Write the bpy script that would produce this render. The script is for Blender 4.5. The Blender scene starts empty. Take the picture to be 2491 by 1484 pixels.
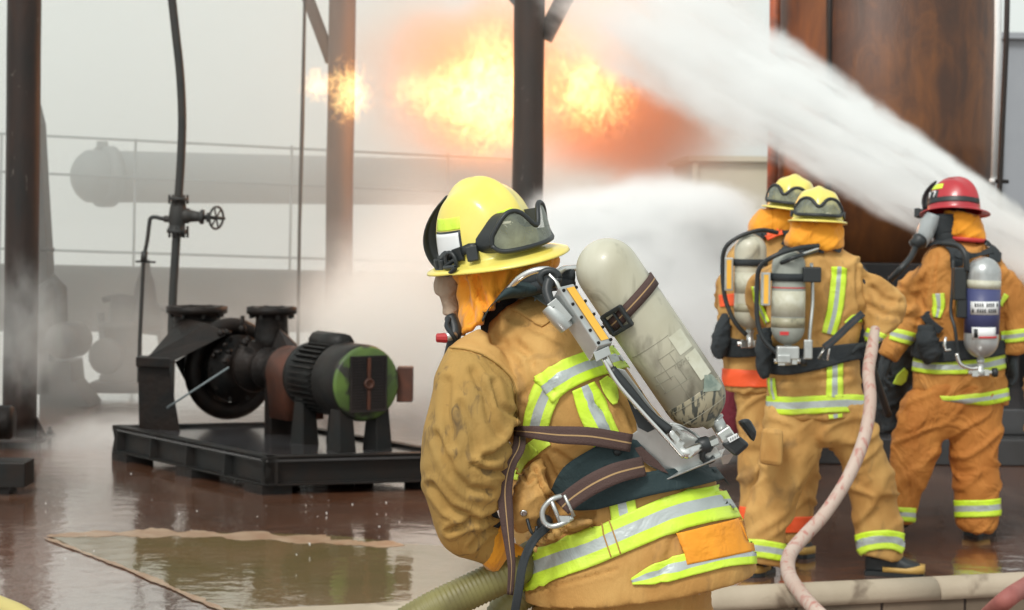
import bpy, math, random
import numpy as np
from mathutils import Vector, Matrix, noise
from mathutils.bvhtree import BVHTree
random.seed(7)
# ------------------------------------------------------------------ camera, sky, sun
F = 5000.0; CX = 1245.0; HY = 500.0; CAMH = 1.75; ROLL = -0.011
sc = bpy.context.scene
col = sc.collection
cd = bpy.data.cameras.new('camera'); cam = bpy.data.objects.new('camera', cd); col.objects.link(cam)
cam.location = (0, 0, CAMH); cam.rotation_euler = (math.pi/2, ROLL, 0)
cd.sensor_width = 36; cd.lens = 36*F/2490; cd.shift_y = -(742-HY)/2490
cd.clip_start = 0.05; cd.clip_end = 3000
cd.dof.use_dof = True; cd.dof.focus_distance = 4.85; cd.dof.aperture_fstop = 8.0
sc.camera = cam
w = bpy.data.worlds.new("World"); sc.world = w; w.use_nodes = True
nt = w.node_tree; nt.nodes.clear()
sky = nt.nodes.new('ShaderNodeTexSky'); sky.sky_type = 'NISHITA'; sky.sun_disc = False
sky.sun_elevation = math.radians(48); sky.sun_rotation = math.radians(205)
sky.dust_density = 4.0; sky.air_density = 1.2
hs = nt.nodes.new('ShaderNodeHueSaturation'); hs.inputs['Saturation'].default_value = 0.18
mx = nt.nodes.new('ShaderNodeMix'); mx.data_type = 'RGBA'; mx.inputs[0].default_value = 0.55
mx.inputs[7].default_value = (8.2, 8.8, 8.3, 1)      # the even overcast layer over the clear sky
bg = nt.nodes.new('ShaderNodeBackground'); bg.inputs[1].default_value = 0.115
wo = nt.nodes.new('ShaderNodeOutputWorld')
nt.links.new(sky.outputs[0], hs.inputs['Color']); nt.links.new(hs.outputs[0], mx.inputs[6])
nt.links.new(mx.outputs[2], bg.inputs[0]); nt.links.new(bg.outputs[0], wo.inputs[0])
sd = bpy.data.lights.new('sun', 'SUN'); sd.energy = 1.5; sd.angle = math.radians(14); sd.color = (1, .96, .9)
sun = bpy.data.objects.new('sun', sd); col.objects.link(sun)
el, az = math.radians(48), math.radians(205)   # sun behind the camera, a little to its left
sdir = Vector((math.sin(az)*math.cos(el), math.cos(az)*math.cos(el), math.sin(el)))
sun.rotation_euler = sdir.to_track_quat('Z', 'Y').to_euler()
sc.view_settings.view_transform = 'Standard'; sc.view_settings.look = 'None'
sc.view_settings.exposure = 0.25; sc.view_settings.gamma = 1.0; sc.view_settings.use_curve_mapping = False
sc.render.engine = 'CYCLES'
sc.cycles.volume_bounces = 8; sc.cycles.max_bounces = 12; sc.cycles.transparent_max_bounces = 16
sc.cycles.volume_step_rate = 1.0; sc.cycles.volume_max_steps = 256
sc.cycles.use_denoising = True

# ------------------------------------------------------------------ geometry helpers
cr, sr = math.cos(ROLL), math.sin(ROLL)
def P(px, py, d):
    xc = (px-CX)/F*d; zc = -(py-HY)/F*d
    return Vector((cr*xc+sr*zc, d, CAMH - sr*xc + cr*zc))
def G(px, py, z=0.0):
    u, v = (px-CX)/F, (py-HY)/F
    d = (CAMH-z)/(sr*u+cr*v)
    return P(px, py, d)
def Q(px, py, dd=0.0): return P(px, py, 5.0+dd)      # the nearest firefighter's own depth
EX = Vector((cr, 0, -sr)); EZ = Vector((sr, 0, cr)); EY = Vector((0, 1, 0))
class MB:
    def __init__(s): s.v = []; s.f = []; s.m = []; s.s = []
    def add(s, vs, fs, mi=0, smooth=True):
        o = len(s.v); s.v += [Vector(v) for v in vs]
        for k, f in enumerate(fs):
            s.f.append([i+o for i in f]); s.m.append(mi if isinstance(mi, int) else mi[k]); s.s.append(smooth)
        return s
    def box(s, c, hx, hy, hz, mi=0, ax=None):
        c = Vector(c); X, Y, Z = ax if ax else (Vector((1,0,0)), Vector((0,1,0)), Vector((0,0,1)))
        X, Y, Z = X*hx, Y*hy, Z*hz
        vs = [c+X*a+Y*b+Z*d for a in (-1,1) for b in (-1,1) for d in (-1,1)]
        return s.add(vs, [(0,1,3,2),(4,6,7,5),(0,4,5,1),(2,3,7,6),(0,2,6,4),(1,5,7,3)], mi, False)
    def hexa(s, a, b, mi=0):      # two quads a, b joined
        vs = list(a)+list(b)
        return s.add(vs, [(0,3,2,1),(4,5,6,7),(0,1,5,4),(1,2,6,5),(2,3,7,6),(3,0,4,7)], mi, False)
    def rings(s, rs, mi=0, caps=True, smooth=True, closed=True):
        n = len(rs[0]); vs = [v for r in rs for v in r]; fs = []
        for i in range(len(rs)-1):
            for j in range(n if closed else n-1):
                k = (j+1) % n
                fs.append((i*n+j, i*n+k, (i+1)*n+k, (i+1)*n+j))
        if caps:
            c0 = sum(rs[0], Vector())/n; c1 = sum(rs[-1], Vector())/n
            vs += [c0, c1]; a = len(vs)-2
            for j in range(n):
                k = (j+1) % n
                fs.append((a, k, j)); fs.append((a+1, (len(rs)-1)*n+j, (len(rs)-1)*n+k))
        return s.add(vs, fs, mi, smooth)
    def tube(s, pts, r, n=12, mi=0, caps=True, smooth=True, sx=1.0):
        pts = [Vector(p) for p in pts]; N = len(pts)
        if not hasattr(r, '__len__'): r = [r]*N
        up = None; rs = []
        for i in range(N):
            t = (pts[min(i+1, N-1)]-pts[max(i-1, 0)]).normalized()
            if up is None:
                up = Vector((0,0,1)) if abs(t.z) < .9 else Vector((1,0,0))
            up = (up - t*up.dot(t)).normalized(); sd_ = t.cross(up)
            rs.append([pts[i] + (up*math.cos(2*math.pi*k/n) + sd_*sx*math.sin(2*math.pi*k/n))*r[i] for k in range(n)])
        return s.rings(rs, mi, caps, smooth)
    def lathe(s, p, axis, prof, n=28, mi=0, smooth=True, caps=True):
        p = Vector(p); t = Vector(axis).normalized()
        up = Vector((0,0,1)) if abs(t.z) < .9 else Vector((1,0,0))
        up = (up - t*up.dot(t)).normalized(); q = t.cross(up)
        rs = [[p+t*h+(up*math.cos(2*math.pi*k/n)+q*math.sin(2*math.pi*k/n))*max(r, 1e-4) for k in range(n)] for h, r in prof]
        return s.rings(rs, mi, caps, smooth)
    def prism(s, poly, off, mi=0):
        a = [Vector(p) for p in poly]; off = Vector(off); n = len(a)
        vs = a+[p+off for p in a]
        fs = [tuple(range(n))[::-1], tuple(range(n, 2*n))] + [(i, (i+1) % n, (i+1) % n+n, i+n) for i in range(n)]
        return s.add(vs, fs, mi, False)
    def sphere(s, c, r, n=16, mi=0, sc_=(1,1,1)):
        c = Vector(c); rs = []
        for i in range(n//2+1):
            a = -math.pi/2+math.pi*i/(n//2)
            rs.append([c+Vector((math.cos(a)*math.cos(2*math.pi*k/n)*r*sc_[0]+1e-5*math.cos(2*math.pi*k/n), math.cos(a)*math.sin(2*math.pi*k/n)*r*sc_[1]+1e-5*math.sin(2*math.pi*k/n), math.sin(a)*r*sc_[2])) for k in range(n)])
        return s.rings(rs, mi, False)
def smooth_path(pts, n=8):
    pts = [Vector(p) for p in pts]; out = []
    for i in range(len(pts)-1):
        p0 = pts[max(i-1, 0)]; p1 = pts[i]; p2 = pts[i+1]; p3 = pts[min(i+2, len(pts)-1)]
        for k in range(n):
            t = k/n
            out.append(.5*((2*p1)+(-p0+p2)*t+(2*p0-5*p1+4*p2-p3)*t*t+(-p0+3*p1-3*p2+p3)*t**3))
    out.append(pts[-1]); return out
def interp(vals, n=8):
    return [v.x for v in smooth_path([Vector((v, 0, 0)) for v in vals], n)]
BASE = {}
def base_of(o):
    while o.parent: o = o.parent
    return o.location
def obj(name, mb, mats, parent=None, bevel=0, solid=0, origin=None, sub=0):
    me = bpy.data.meshes.new(name)
    b = base_of(parent) if parent else (Vector(origin) if origin is not None else Vector())
    me.from_pydata([tuple(v-b) for v in mb.v], [], mb.f)
    if not isinstance(mats, (list, tuple)): mats = [mats]
    for m in mats: me.materials.append(m)
    me.polygons.foreach_set('material_index', mb.m); me.polygons.foreach_set('use_smooth', mb.s)
    me.update(); me.validate()
    o = bpy.data.objects.new(name, me); col.objects.link(o)
    if parent: o.parent = parent
    else: o.location = b
    if solid:
        m = o.modifiers.new('s', 'SOLIDIFY'); m.thickness = solid; m.offset = 0
    if bevel:
        m = o.modifiers.new('b', 'BEVEL'); m.width = bevel; m.segments = 2; m.limit_method = 'ANGLE'; m.angle_limit = math.radians(35)
    if sub:
        m = o.modifiers.new('u', 'SUBSURF'); m.levels = sub; m.render_levels = sub
    return o
def thing(name, label, cat, loc, group=None):
    o = bpy.data.objects.new(name, None); col.objects.link(o); o.location = loc
    o['label'] = label; o['category'] = cat; o.empty_display_size = .1
    if group: o['group'] = group
    return o
def tag(o, label, cat, group=None, kind=None):
    o['label'] = label; o['category'] = cat
    if group: o['group'] = group
    if kind: o['kind'] = kind
    return o
def lab(o, l): o['label'] = l; return o

# ------------------------------------------------------------------ materials
def mat(name, base, rough=.6, metal=0, var=None, scale=8, bump=0, bscale=60, bdist=.002, stain=None, stain_scale=5, stain_lo=.55, stain_hi=.7,
        stretch=(1,1,1), alpha=1, spec=.5, coat=0, trans=0, fold=0, fold_scale=9, vor=None, varlo=.35, varhi=.65, sheen=0, emi=None):
    m = bpy.data.materials.new(name); m.use_nodes = True; n = m.node_tree; b = n.nodes['Principled BSDF']
    b.inputs['Roughness'].default_value = rough; b.inputs['Metallic'].default_value = metal
    b.inputs['Alpha'].default_value = alpha; b.inputs['Specular IOR Level'].default_value = spec
    b.inputs['Coat Weight'].default_value = coat; b.inputs['Coat Roughness'].default_value = .08
    b.inputs['Transmission Weight'].default_value = trans; b.inputs['Sheen Weight'].default_value = sheen
    c = tuple(base)+(1,)
    b.inputs['Base Color'].default_value = c
    tc = n.nodes.new('ShaderNodeTexCoord'); mp = n.nodes.new('ShaderNodeMapping'); mp.inputs['Scale'].default_value = stretch
    n.links.new(tc.outputs['Object'], mp.inputs['Vector'])
    def noi(sc_, det=5, dist=0, raw=False):
        t = n.nodes.new('ShaderNodeTexNoise'); t.inputs['Scale'].default_value = sc_; t.inputs['Detail'].default_value = det
        t.inputs['Distortion'].default_value = dist
        n.links.new((tc.outputs['Object'] if raw else mp.outputs[0]), t.inputs['Vector']); return t
    last = None
    if var:
        t = noi(scale, 6, .4); r = n.nodes.new('ShaderNodeMapRange'); r.inputs[1].default_value = varlo; r.inputs[2].default_value = varhi
        x = n.nodes.new('ShaderNodeMix'); x.data_type = 'RGBA'; x.inputs[6].default_value = c; x.inputs[7].default_value = tuple(var)+(1,)
        n.links.new(t.outputs[0], r.inputs[0]); n.links.new(r.outputs[0], x.inputs[0]); last = x.outputs[2]
    if stain:
        t = noi(stain_scale, 8, .8); r = n.nodes.new('ShaderNodeMapRange'); r.inputs[1].default_value = stain_lo; r.inputs[2].default_value = stain_hi
        x = n.nodes.new('ShaderNodeMix'); x.data_type = 'RGBA'; x.inputs[7].default_value = tuple(stain)+(1,)
        if last: n.links.new(last, x.inputs[6])
        else: x.inputs[6].default_value = c
        n.links.new(t.outputs[0], r.inputs[0]); n.links.new(r.outputs[0], x.inputs[0]); last = x.outputs[2]
    if last: n.links.new(last, b.inputs['Base Color'])
    nb = None
    if fold:
        t = noi(fold_scale, 3, 1.2); t2 = n.nodes.new('ShaderNodeBump'); t2.inputs['Strength'].default_value = 1; t2.inputs['Distance'].default_value = fold
        n.links.new(t.outputs[0], t2.inputs['Height']); nb = t2
    if bump:
        t = noi(bscale, 4, 0); t2 = n.nodes.new('ShaderNodeBump'); t2.inputs['Strength'].default_value = bump; t2.inputs['Distance'].default_value = bdist
        n.links.new(t.outputs[0], t2.inputs['Height'])
        if nb: n.links.new(nb.outputs[0], t2.inputs['Normal'])
        nb = t2
    if nb: n.links.new(nb.outputs[0], b.inputs['Normal'])
    return m
M = {}
M['tan'] = mat('tan_cloth', (.46,.235,.062), .8, var=(.57,.335,.105), scale=7, bump=.7, bscale=260, bdist=.0015, stain=(.16,.095,.04), stain_scale=11, stain_lo=.56, stain_hi=.80, fold=.013, fold_scale=8, stretch=(1,1,.55))
M['tan_dirty'] = mat('dirty_tan_cloth', (.33,.205,.058), .85, var=(.47,.27,.07), scale=7, bump=.7, bscale=260, bdist=.0015, stain=(.15,.095,.038), stain_scale=30, stain_lo=.57, stain_hi=.72, fold=.012, fold_scale=9, stretch=(1,1,.5))
M['tan2'] = mat('orange_tan_cloth', (.46,.185,.035), .8, var=(.57,.26,.06), scale=5, bump=.6, bscale=160, bdist=.002, stain=(.2,.09,.03), stain_scale=5, stain_lo=.62, stain_hi=.8, fold=.05, fold_scale=6, stretch=(1,1,.7))
M['tan3'] = mat('brown_orange_cloth', (.42,.145,.022), .8, var=(.52,.21,.04), scale=5, bump=.6, bscale=160, bdist=.002, fold=.05, fold_scale=6, stretch=(1,1,.7))
M['lime'] = mat('lime_tape', (.62,.90,.03), .55, var=(.66,.86,.10), scale=6, bump=.3, bscale=200, fold=.008, fold_scale=12, stain=(.3,.38,.04), stain_scale=22, stain_lo=.68, stain_hi=.8)
M['silver'] = mat('silver_tape', (.42,.47,.46), .38, .25, var=(.52,.57,.57), scale=7, fold=.008, fold_scale=12, bump=.2, bscale=150)
M['orange_tape'] = mat('orange_tape', (.95,.12,.03), .55, fold=.01)
M['orange_patch'] = mat('orange_patch', (.90,.36,.02), .7, var=(.82,.30,.02), scale=6, fold=.012, fold_scale=10)
M['hood'] = mat('orange_yellow_cloth', (.86,.36,.015), .75, var=(.80,.30,.01), scale=5, bump=.4, bscale=240, fold=.03, fold_scale=8, stretch=(1,1,.4), sheen=.2)
M['beige'] = mat('beige_cloth', (.40,.30,.22), .85, var=(.34,.25,.18), scale=8, fold=.02, fold_scale=10)
M['yellow'] = mat('yellow_shell', (.82,.72,.18), .30, var=(.80,.64,.10), scale=5, bump=.25, bscale=90, bdist=.001, coat=.3, stain=(.6,.45,.06), stain_scale=14, stain_lo=.66, stain_hi=.8)
M['red'] = mat('red_shell', (.45,.02,.03), .3, var=(.36,.02,.03), scale=6, coat=.3)
M['white'] = mat('white_patch', (.75,.77,.78), .5)
M['black'] = mat('black_rubber', (.018,.022,.024), .45, bump=.2, bscale=80)
M['blackcloth'] = mat('black_cloth', (.018,.024,.028), .85, var=(.03,.036,.04), scale=10, bump=.4, bscale=200, fold=.015)
M['navy'] = mat('dark_green_cloth', (.014,.032,.036), .8, var=(.022,.042,.046), scale=10, bump=.5, bscale=200, fold=.012)
M['web'] = mat('brown_webbing', (.075,.042,.036), .8, bump=.9, bscale=300, bdist=.002, fold=.004)
M['webline'] = mat('gold_thread', (.40,.26,.12), .8)
M['lens'] = mat('goggle_lens', (.16,.18,.15), .12, alpha=.66, var=(.30,.33,.27), scale=26, stain=(.7,.7,.55), stain_scale=60, stain_lo=.66, stain_hi=.7, bump=.3, bscale=120)
M['mask'] = mat('mask_glass', (.45,.5,.52), .1, alpha=.7)
M['alu'] = mat('aluminium', (.58,.60,.59), .36, .75, var=(.46,.48,.47), scale=16, bump=.3, bscale=120, bdist=.0006)
M['chrome'] = mat('chrome', (.7,.7,.68), .2, .95, bump=.1)
M['gold'] = mat('amber_strip', (.88,.48,.06), .5)
M['cyl'] = mat('cream_cylinder', (.56,.55,.45), .42, var=(.42,.40,.30), scale=6, bump=.3, bscale=60, stain=(.14,.13,.10), stain_scale=13, stain_lo=.55, stain_hi=.74, stretch=(1,1,.45), coat=.15)
M['cyl_scuff'] = mat('scuffed_dome', (.42,.38,.27), .45, var=(.27,.24,.16), scale=6, stain=(.06,.065,.055), stain_scale=55, stain_lo=.50, stain_hi=.60, stretch=(1.6,1,.45))
M['cyl2'] = mat('olive_cylinder', (.36,.34,.24), .4, var=(.28,.26,.17), scale=8, stain=(.12,.12,.08), stain_scale=12)
M['cylgrey'] = mat('grey_cylinder', (.34,.36,.32), .4, var=(.26,.28,.25), scale=12)
M['cylsil'] = mat('silver_cylinder', (.5,.52,.52), .3, .5, var=(.38,.4,.4), scale=14)
M['label_line'] = mat('faded_print', (.28,.27,.21), .6)
M['label_pale'] = mat('pale_sticker', (.56,.56,.46), .5, var=(.48,.47,.36), scale=30)
M['label_green'] = mat('green_sticker', (.15,.20,.17), .5, var=(.3,.34,.28), scale=40)
M['blue'] = mat('blue_label', (.055,.065,.17), .45)
M['redp'] = mat('red_print', (.55,.04,.04), .5)
M['knob'] = mat('red_knob', (.42,.025,.03), .4)
M['iron'] = mat('black_iron', (.005,.005,.005), .5, 0, var=(.013,.008,.006), scale=7, bump=.9, bscale=30, bdist=.005, spec=.22)
M['irongrey'] = mat('dark_paint', (.009,.010,.010), .5, 0, var=(.014,.010,.008), spec=.25, scale=6, bump=.5, bscale=30, bdist=.003)
M['rust'] = mat('rusty_brown', (.10,.03,.014), .55, .1, var=(.05,.018,.01), scale=6, bump=.5, bscale=40)
M['green'] = mat('chipped_green', (.085,.15,.025), .5, var=(.05,.09,.02), scale=5, stain=(.02,.02,.015), stain_scale=6, stain_lo=.52, stain_hi=.6, bump=.3, bscale=40)
M['pole'] = mat('burnt_steel', (.014,.012,.011), .5, .3, var=(.034,.018,.013), scale=3, bump=.6, bscale=20, bdist=.004, stretch=(2,2,.5), stain=(.13,.11,.10), stain_scale=12, stain_lo=.66, stain_hi=.75)
M['pole2'] = mat('scorched_brown_steel', (.05,.036,.030), .6, .1, var=(.08,.052,.042), scale=3, stretch=(2,2,.5), bump=.4, bscale=20)
M['far'] = mat('far_steel', (.16,.19,.20), .6, .1)
M['far_dark'] = mat('far_dark_steel', (.018,.021,.021), .6, var=(.03,.027,.024), scale=5)
M['hose'] = mat('pale_pink_hose', (.46,.34,.28), .65, var=(.50,.40,.34), scale=6, stain=(.40,.17,.14), stain_scale=30, stain_lo=.52, stain_hi=.66, stretch=(1,1,.3), bump=.4, bscale=200)
M['ribhose'] = mat('olive_ribbed_hose', (.15,.13,.048), .5, var=(.21,.19,.065), scale=14)
M['redhose'] = mat('red_hose', (.36,.12,.10), .65, var=(.26,.08,.07), scale=8)
M['yellowhose'] = mat('pale_yellow_hose', (.5,.42,.15), .6)
M['concrete'] = mat('pale_concrete', (.44,.37,.28), .7, var=(.36,.30,.22), scale=3, bump=.5, bscale=50, bdist=.003, stain=(.17,.13,.09), stain_scale=5, stain_lo=.58, stain_hi=.72)
M['block'] = mat('brown_blocks', (.20,.15,.105), .8, var=(.13,.10,.07), scale=3, bump=.6, bscale=40, bdist=.004)
M['blackwall'] = mat('soot_black_steel', (.009,.009,.010), .55, 0, spec=.3, var=(.03,.022,.02), scale=2, bump=.3, bscale=12)
M['wetdark'] = mat('wet_dark_concrete', (.045,.045,.048), .16, var=(.03,.028,.028), scale=3, bump=.3, bscale=20)
M['cream'] = mat('cream_wall', (.50,.48,.40), .8, var=(.5,.46,.35), scale=.6)
M['greywall'] = mat('grey_wall', (.32,.34,.37), .8, var=(.28,.30,.33), scale=.5)
M['whitepaint'] = mat('white_paint', (.72,.74,.74), .5)
M['burgundy'] = mat('burgundy_cloth', (.14,.012,.025), .8, fold=.02)
M['foliage'] = mat('dull_foliage', (.09,.07,.05), .8)
M['brownboot'] = mat('yellow_rubber', (.55,.34,.09), .5)

# ground: one wet sheet, rust-brown concrete under thin water
def ground_mat():
    m = bpy.data.materials.new('wet_ground'); m.use_nodes = True; n = m.node_tree; b = n.nodes['Principled BSDF']; L = n.links.new
    tc = n.nodes.new('ShaderNodeTexCoord')
    def noi(s, d=5, st=(1,1,1), dist=0):
        mp = n.nodes.new('ShaderNodeMapping'); mp.inputs['Scale'].default_value = st; L(tc.outputs['Object'], mp.inputs[0])
        t = n.nodes.new('ShaderNodeTexNoise'); t.inputs['Scale'].default_value = s; t.inputs['Detail'].default_value = d; t.inputs['Distortion'].default_value = dist
        L(mp.outputs[0], t.inputs['Vector']); return t.outputs[0]
    def rng(x, a, b_, c=0, d=1):
        r = n.nodes.new('ShaderNodeMapRange'); r.inputs[1].default_value = a; r.inputs[2].default_value = b_; r.inputs[3].default_value = c; r.inputs[4].default_value = d
        L(x, r.inputs[0]); return r.outputs[0]
    def mix(f, a, b_):
        x = n.nodes.new('ShaderNodeMix'); x.data_type = 'RGBA'; L(f, x.inputs[0])
        for s, v in ((6, a), (7, b_)):
            if isinstance(v, tuple): x.inputs[s].default_value = v+(1,)
            else: L(v, x.inputs[s])
        return x.outputs[2]
    c = mix(rng(noi(.45, 4), .38, .62), (.19,.078,.042), (.13,.068,.042))
    c = mix(rng(noi(1.8, 7, (1,.6,1), .6), .55, .68), c, (.24,.13,.085))
    L(c, b.inputs['Base Color'])
    L(rng(noi(1.1, 5, (1,.5,1)), .42, .60, .035, .17), b.inputs['Roughness'])
    b.inputs['Specular IOR Level'].default_value = .8; b.inputs['Coat Weight'].default_value = 1.0; b.inputs['Coat Roughness'].default_value = .05; b.inputs['Coat IOR'].default_value = 1.75
    bu = n.nodes.new('ShaderNodeBump'); bu.inputs['Distance'].default_value = .007; bu.inputs['Strength'].default_value = .5
    L(noi(7, 5, (1,1,1), .3), bu.inputs['Height'])
    bu2 = n.nodes.new('ShaderNodeBump'); bu2.inputs['Distance'].default_value = .006; bu2.inputs['Strength'].default_value = .5
    L(noi(34, 3), bu2.inputs['Height']); L(bu.outputs[0], bu2.inputs['Normal'])
    L(bu2.outputs[0], b.inputs['Normal']); L(bu.outputs[0], b.inputs['Coat Normal'])
    return m
M['ground'] = ground_mat()
def puddle_mat():
    m = mat('puddle', (.15,.115,.05), .05, var=(.19,.13,.065), scale=1.5, spec=.9, bump=.35, bscale=8, bdist=.006)
    return m

def volume_mat(name, build):
    m = bpy.data.materials.new(name); m.use_nodes = True; n = m.node_tree; n.nodes.clear()
    o = n.nodes.new('ShaderNodeOutputMaterial'); build(n, o); return m
class NB:      # small node-maths writer for volumes
    def __init__(s, n): s.n = n; s.tc = n.nodes.new('ShaderNodeTexCoord').outputs['Object']; s.L = n.links.new
    def math(s, op, a, b=0.0, clamp=False):
        x = s.n.nodes.new('ShaderNodeMath'); x.operation = op; x.use_clamp = clamp
        for i, v in enumerate((a, b)):
            if isinstance(v, (int, float)): x.inputs[i].default_value = v
            else: s.L(v, x.inputs[i])
        return x.outputs[0]
    def noise(s, scale, det=4, st=(1,1,1), loc=(0,0,0), dist=0, rough=.55):
        mp = s.n.nodes.new('ShaderNodeMapping'); mp.inputs['Scale'].default_value = st; mp.inputs['Location'].default_value = loc; s.L(s.tc, mp.inputs[0])
        t = s.n.nodes.new('ShaderNodeTexNoise'); t.inputs['Scale'].default_value = scale; t.inputs['Detail'].default_value = det
        t.inputs['Distortion'].default_value = dist; t.inputs['Roughness'].default_value = rough; s.L(mp.outputs[0], t.inputs['Vector']); return t.outputs[0]
    def rng(s, x, a, b, c=0.0, d=1.0, smooth=False):
        r = s.n.nodes.new('ShaderNodeMapRange'); r.interpolation_type = 'SMOOTHSTEP' if smooth else 'LINEAR'
        for i, v in zip((1,2,3,4), (a,b,c,d)): r.inputs[i].default_value = v
        s.L(x, r.inputs[0]); return r.outputs[0]
    def length(s, st=(1,1,1)):
        mp = s.n.nodes.new('ShaderNodeMapping'); mp.inputs['Scale'].default_value = st; s.L(s.tc, mp.inputs[0])
        x = s.n.nodes.new('ShaderNodeVectorMath'); x.operation = 'LENGTH'; s.L(mp.outputs[0], x.inputs[0]); return x.outputs['Value']
    def sep(s):
        x = s.n.nodes.new('ShaderNodeSeparateXYZ'); s.L(s.tc, x.inputs[0]); return x.outputs

# ------------------------------------------------------------------ SETTING
g = MB(); gy = [(-60,1),(60,1),(60,140),(-60,140)]
g.add([(x, y, 0) for x, y in gy], [(0,1,2,3)], 0, False)
go = obj('ground', g, M['ground']); go['kind'] = 'structure'
# shallow puddle held by a slab edge, and the slab joint
pm = puddle_mat()
pp0 = [(122,1305),(450,1296),(800,1304),(960,1322),(1100,1335),(1300,1400),(1250,1460),(900,1478),(560,1482),(440,1440),(325,1390),(215,1348)]
pp = [(q.x+2*noise.noise(q*.02), q.y+2*noise.noise(q*.031)) for q in smooth_path([Vector((x, y, 0)) for x, y in pp0+pp0[:1]], 10)[:-1]]
o = obj('puddle', MB().prism([G(x, y, .001) for x, y in pp], (0,0,.004)), pm); o['kind'] = 'structure'
def crust(path, wd, name='slab_edge', z=.006):
    pts = smooth_path([G(x, y, z) for x, y in path], 16); m = MB(); a = []; b = []
    for i, p in enumerate(pts):
        t = (pts[min(i+1, len(pts)-1)]-pts[max(i-1, 0)]).normalized(); nn = Vector((-t.y, t.x, 0))
        k = wd*(.25+1.5*abs(noise.noise(p*4))+.7*abs(noise.noise(p*17)))*min(1, i/4+.05, (len(pts)-1-i)/9+.02)
        a.append(p+nn*k+Vector((0,0,0))); b.append(p-nn*k*.6)
    m.rings([a, b], 0, False, False, closed=False)
    o = obj(name, m, M['crust']); o['kind'] = 'structure'; return o
M['crust'] = mat('wet_sandy_edge', (.36,.25,.16), .35, var=(.27,.15,.08), scale=9, bump=.6, bscale=40)
crust([(105,1306),(220,1350),(330,1392),(440,1440),(560,1492)], .028)
crust([(112,1304),(300,1299),(520,1302),(700,1311),(860,1322),(985,1327)], .17)
M['joint'] = mat('dark_joint', (.03,.02,.015), .5)

# kerb wall: rounded coping on brown blocks
def kerb():
    A = G(300, 1497, .2); B = G(2900, 1372, .2)
    t = (B-A).normalized(); nn = Vector((-t.y, t.x, 0)); Ln = (B-A).length; rn = random.Random(3)
    th = thing('kerb_wall', 'low kerb wall of brown blocks with a rounded pale coping', 'kerb', ((A.x+B.x)/2, (A.y+B.y)/2, 0))
    m = MB(); prof = []
    for k in range(13):
        a = math.pi*k/12; prof.append((.065*math.cos(a)*1.1, .2-.06+.06*math.sin(a)))
    prof = [(.072,.115)]+prof+[(-.072,.115)]
    xs = 0
    while xs < Ln:
        le = 1.5+rn.random()*.5; e = min(xs+le-.006, Ln)
        rs = []
        for q in range(7):
            x = xs+(e-xs)*q/6; c = A+t*x
            rs.append([Vector((c.x, c.y, 0))+nn*u+Vector((0,0,v+.002*noise.noise(Vector((x*3, u*9, 1))))) for u, v in prof])
        m.rings(rs, 0, True, True); xs += le
    o = obj('coping', m, M['concrete'], th)
    m = MB(); x = 0
    while x < Ln:
        le = .39; c = A+t*(x+le/2); m.box((c.x, c.y, .052), le/2-.006, .058, .062, 0, (t, nn, Vector((0,0,1)))); x += le
    obj('blocks', m, M['block'], th, bevel=.004)
    m = MB(); c = A+t*Ln/2; m.box((c.x, c.y, .05), Ln/2, .052, .06, 0, (t, nn, Vector((0,0,1)))); obj('mortar', m, M['joint'], th)
kerb()

# steel columns and pipes ------------------------------------------------
def column_thing(name, label, top, bot, r, m, plate=True, group='steel columns'):
    b = Vector(bot); th = thing(name, label, 'column', (b.x, b.y, b.z), group)
    pts = [b+(Vector(top)-b)*i/12 for i in range(13)]
    pts = [p+Vector((noise.noise(p*1.3)*.006, 0, 0)) for p in pts]
    obj('shaft', MB().tube(pts, r, 24, caps=True), m, th)
    if plate:
        mm = MB().box(b+Vector((0,0,.06)), r*1.75, r*1.75, .012)
        obj('base_plate', mm, m, th, bevel=.003)
        for sx in (-1, 1):
            for sy in (-1, 1):
                q = b+Vector((sx*r*1.45, sy*r*1.45, 0))
                obj('anchor_bolt', MB().tube([q, q+Vector((0,0,.12))], .014, 8), m, th)
                obj('anchor_nut', MB().tube([q+Vector((0,0,.073)), q+Vector((0,0,.095))], .026, 6, smooth=False), m, th)
        for k in range(4):
            a = k*math.pi/2; d = Vector((math.cos(a), math.sin(a), 0)); e = Vector((-d.y, d.x, 0))*.005
            q = b+Vector((0,0,.072)); obj('gusset', MB().prism([q+d*r*.9-e, q+d*r*1.6-e, q+d*r*.9+Vector((0,0,.16))-e], e*2), m, th)
    return th
bt = G(48, 1085); col1 = column_thing('steel_column', 'thick dark rusty column at the left edge of the yard', P(62, -350, bt.y), bt, 41*bt.y/F, M['pole'])
d2 = 17.6; b2 = P(825, 500, d2); b2 = Vector((b2.x, d2, 0)); tp2 = P(838, -420, d2)
col2 = column_thing('steel_column', 'brown steel column with the fire licking round it', Vector((tp2.x, d2, tp2.z)), b2, 33*d2/F, M['pole2'])
obj('brace', MB().tube([P(690, -160, d2+.1), P(752, 5, d2+.1), P(806, 150, d2+.05)], 15*d2/F, 10, sx=.7), M['pole2'], col2)
d3 = 15.8; b3 = P(1281, 500, d3); b3 = Vector((b3.x, d3, 0)); tp3 = P(1292, -380, d3)
col3 = column_thing('steel_column', 'dark steel column standing in front of the fire, with two braces', tp3, b3, 38*d3/F, M['pole'])
obj('brace', MB().tube([P(1180, -90, d3), P(1262, 5, d3), P(1318, 72, d3)], 16*d3/F, 10, sx=.7), M['far'], col3)
obj('brace', MB().tube([P(1445, -130, d3), P(1375, -8, d3), P(1322, 95, d3)], 22*d3/F, 10, sx=.7), M['pole'], col3)
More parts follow.
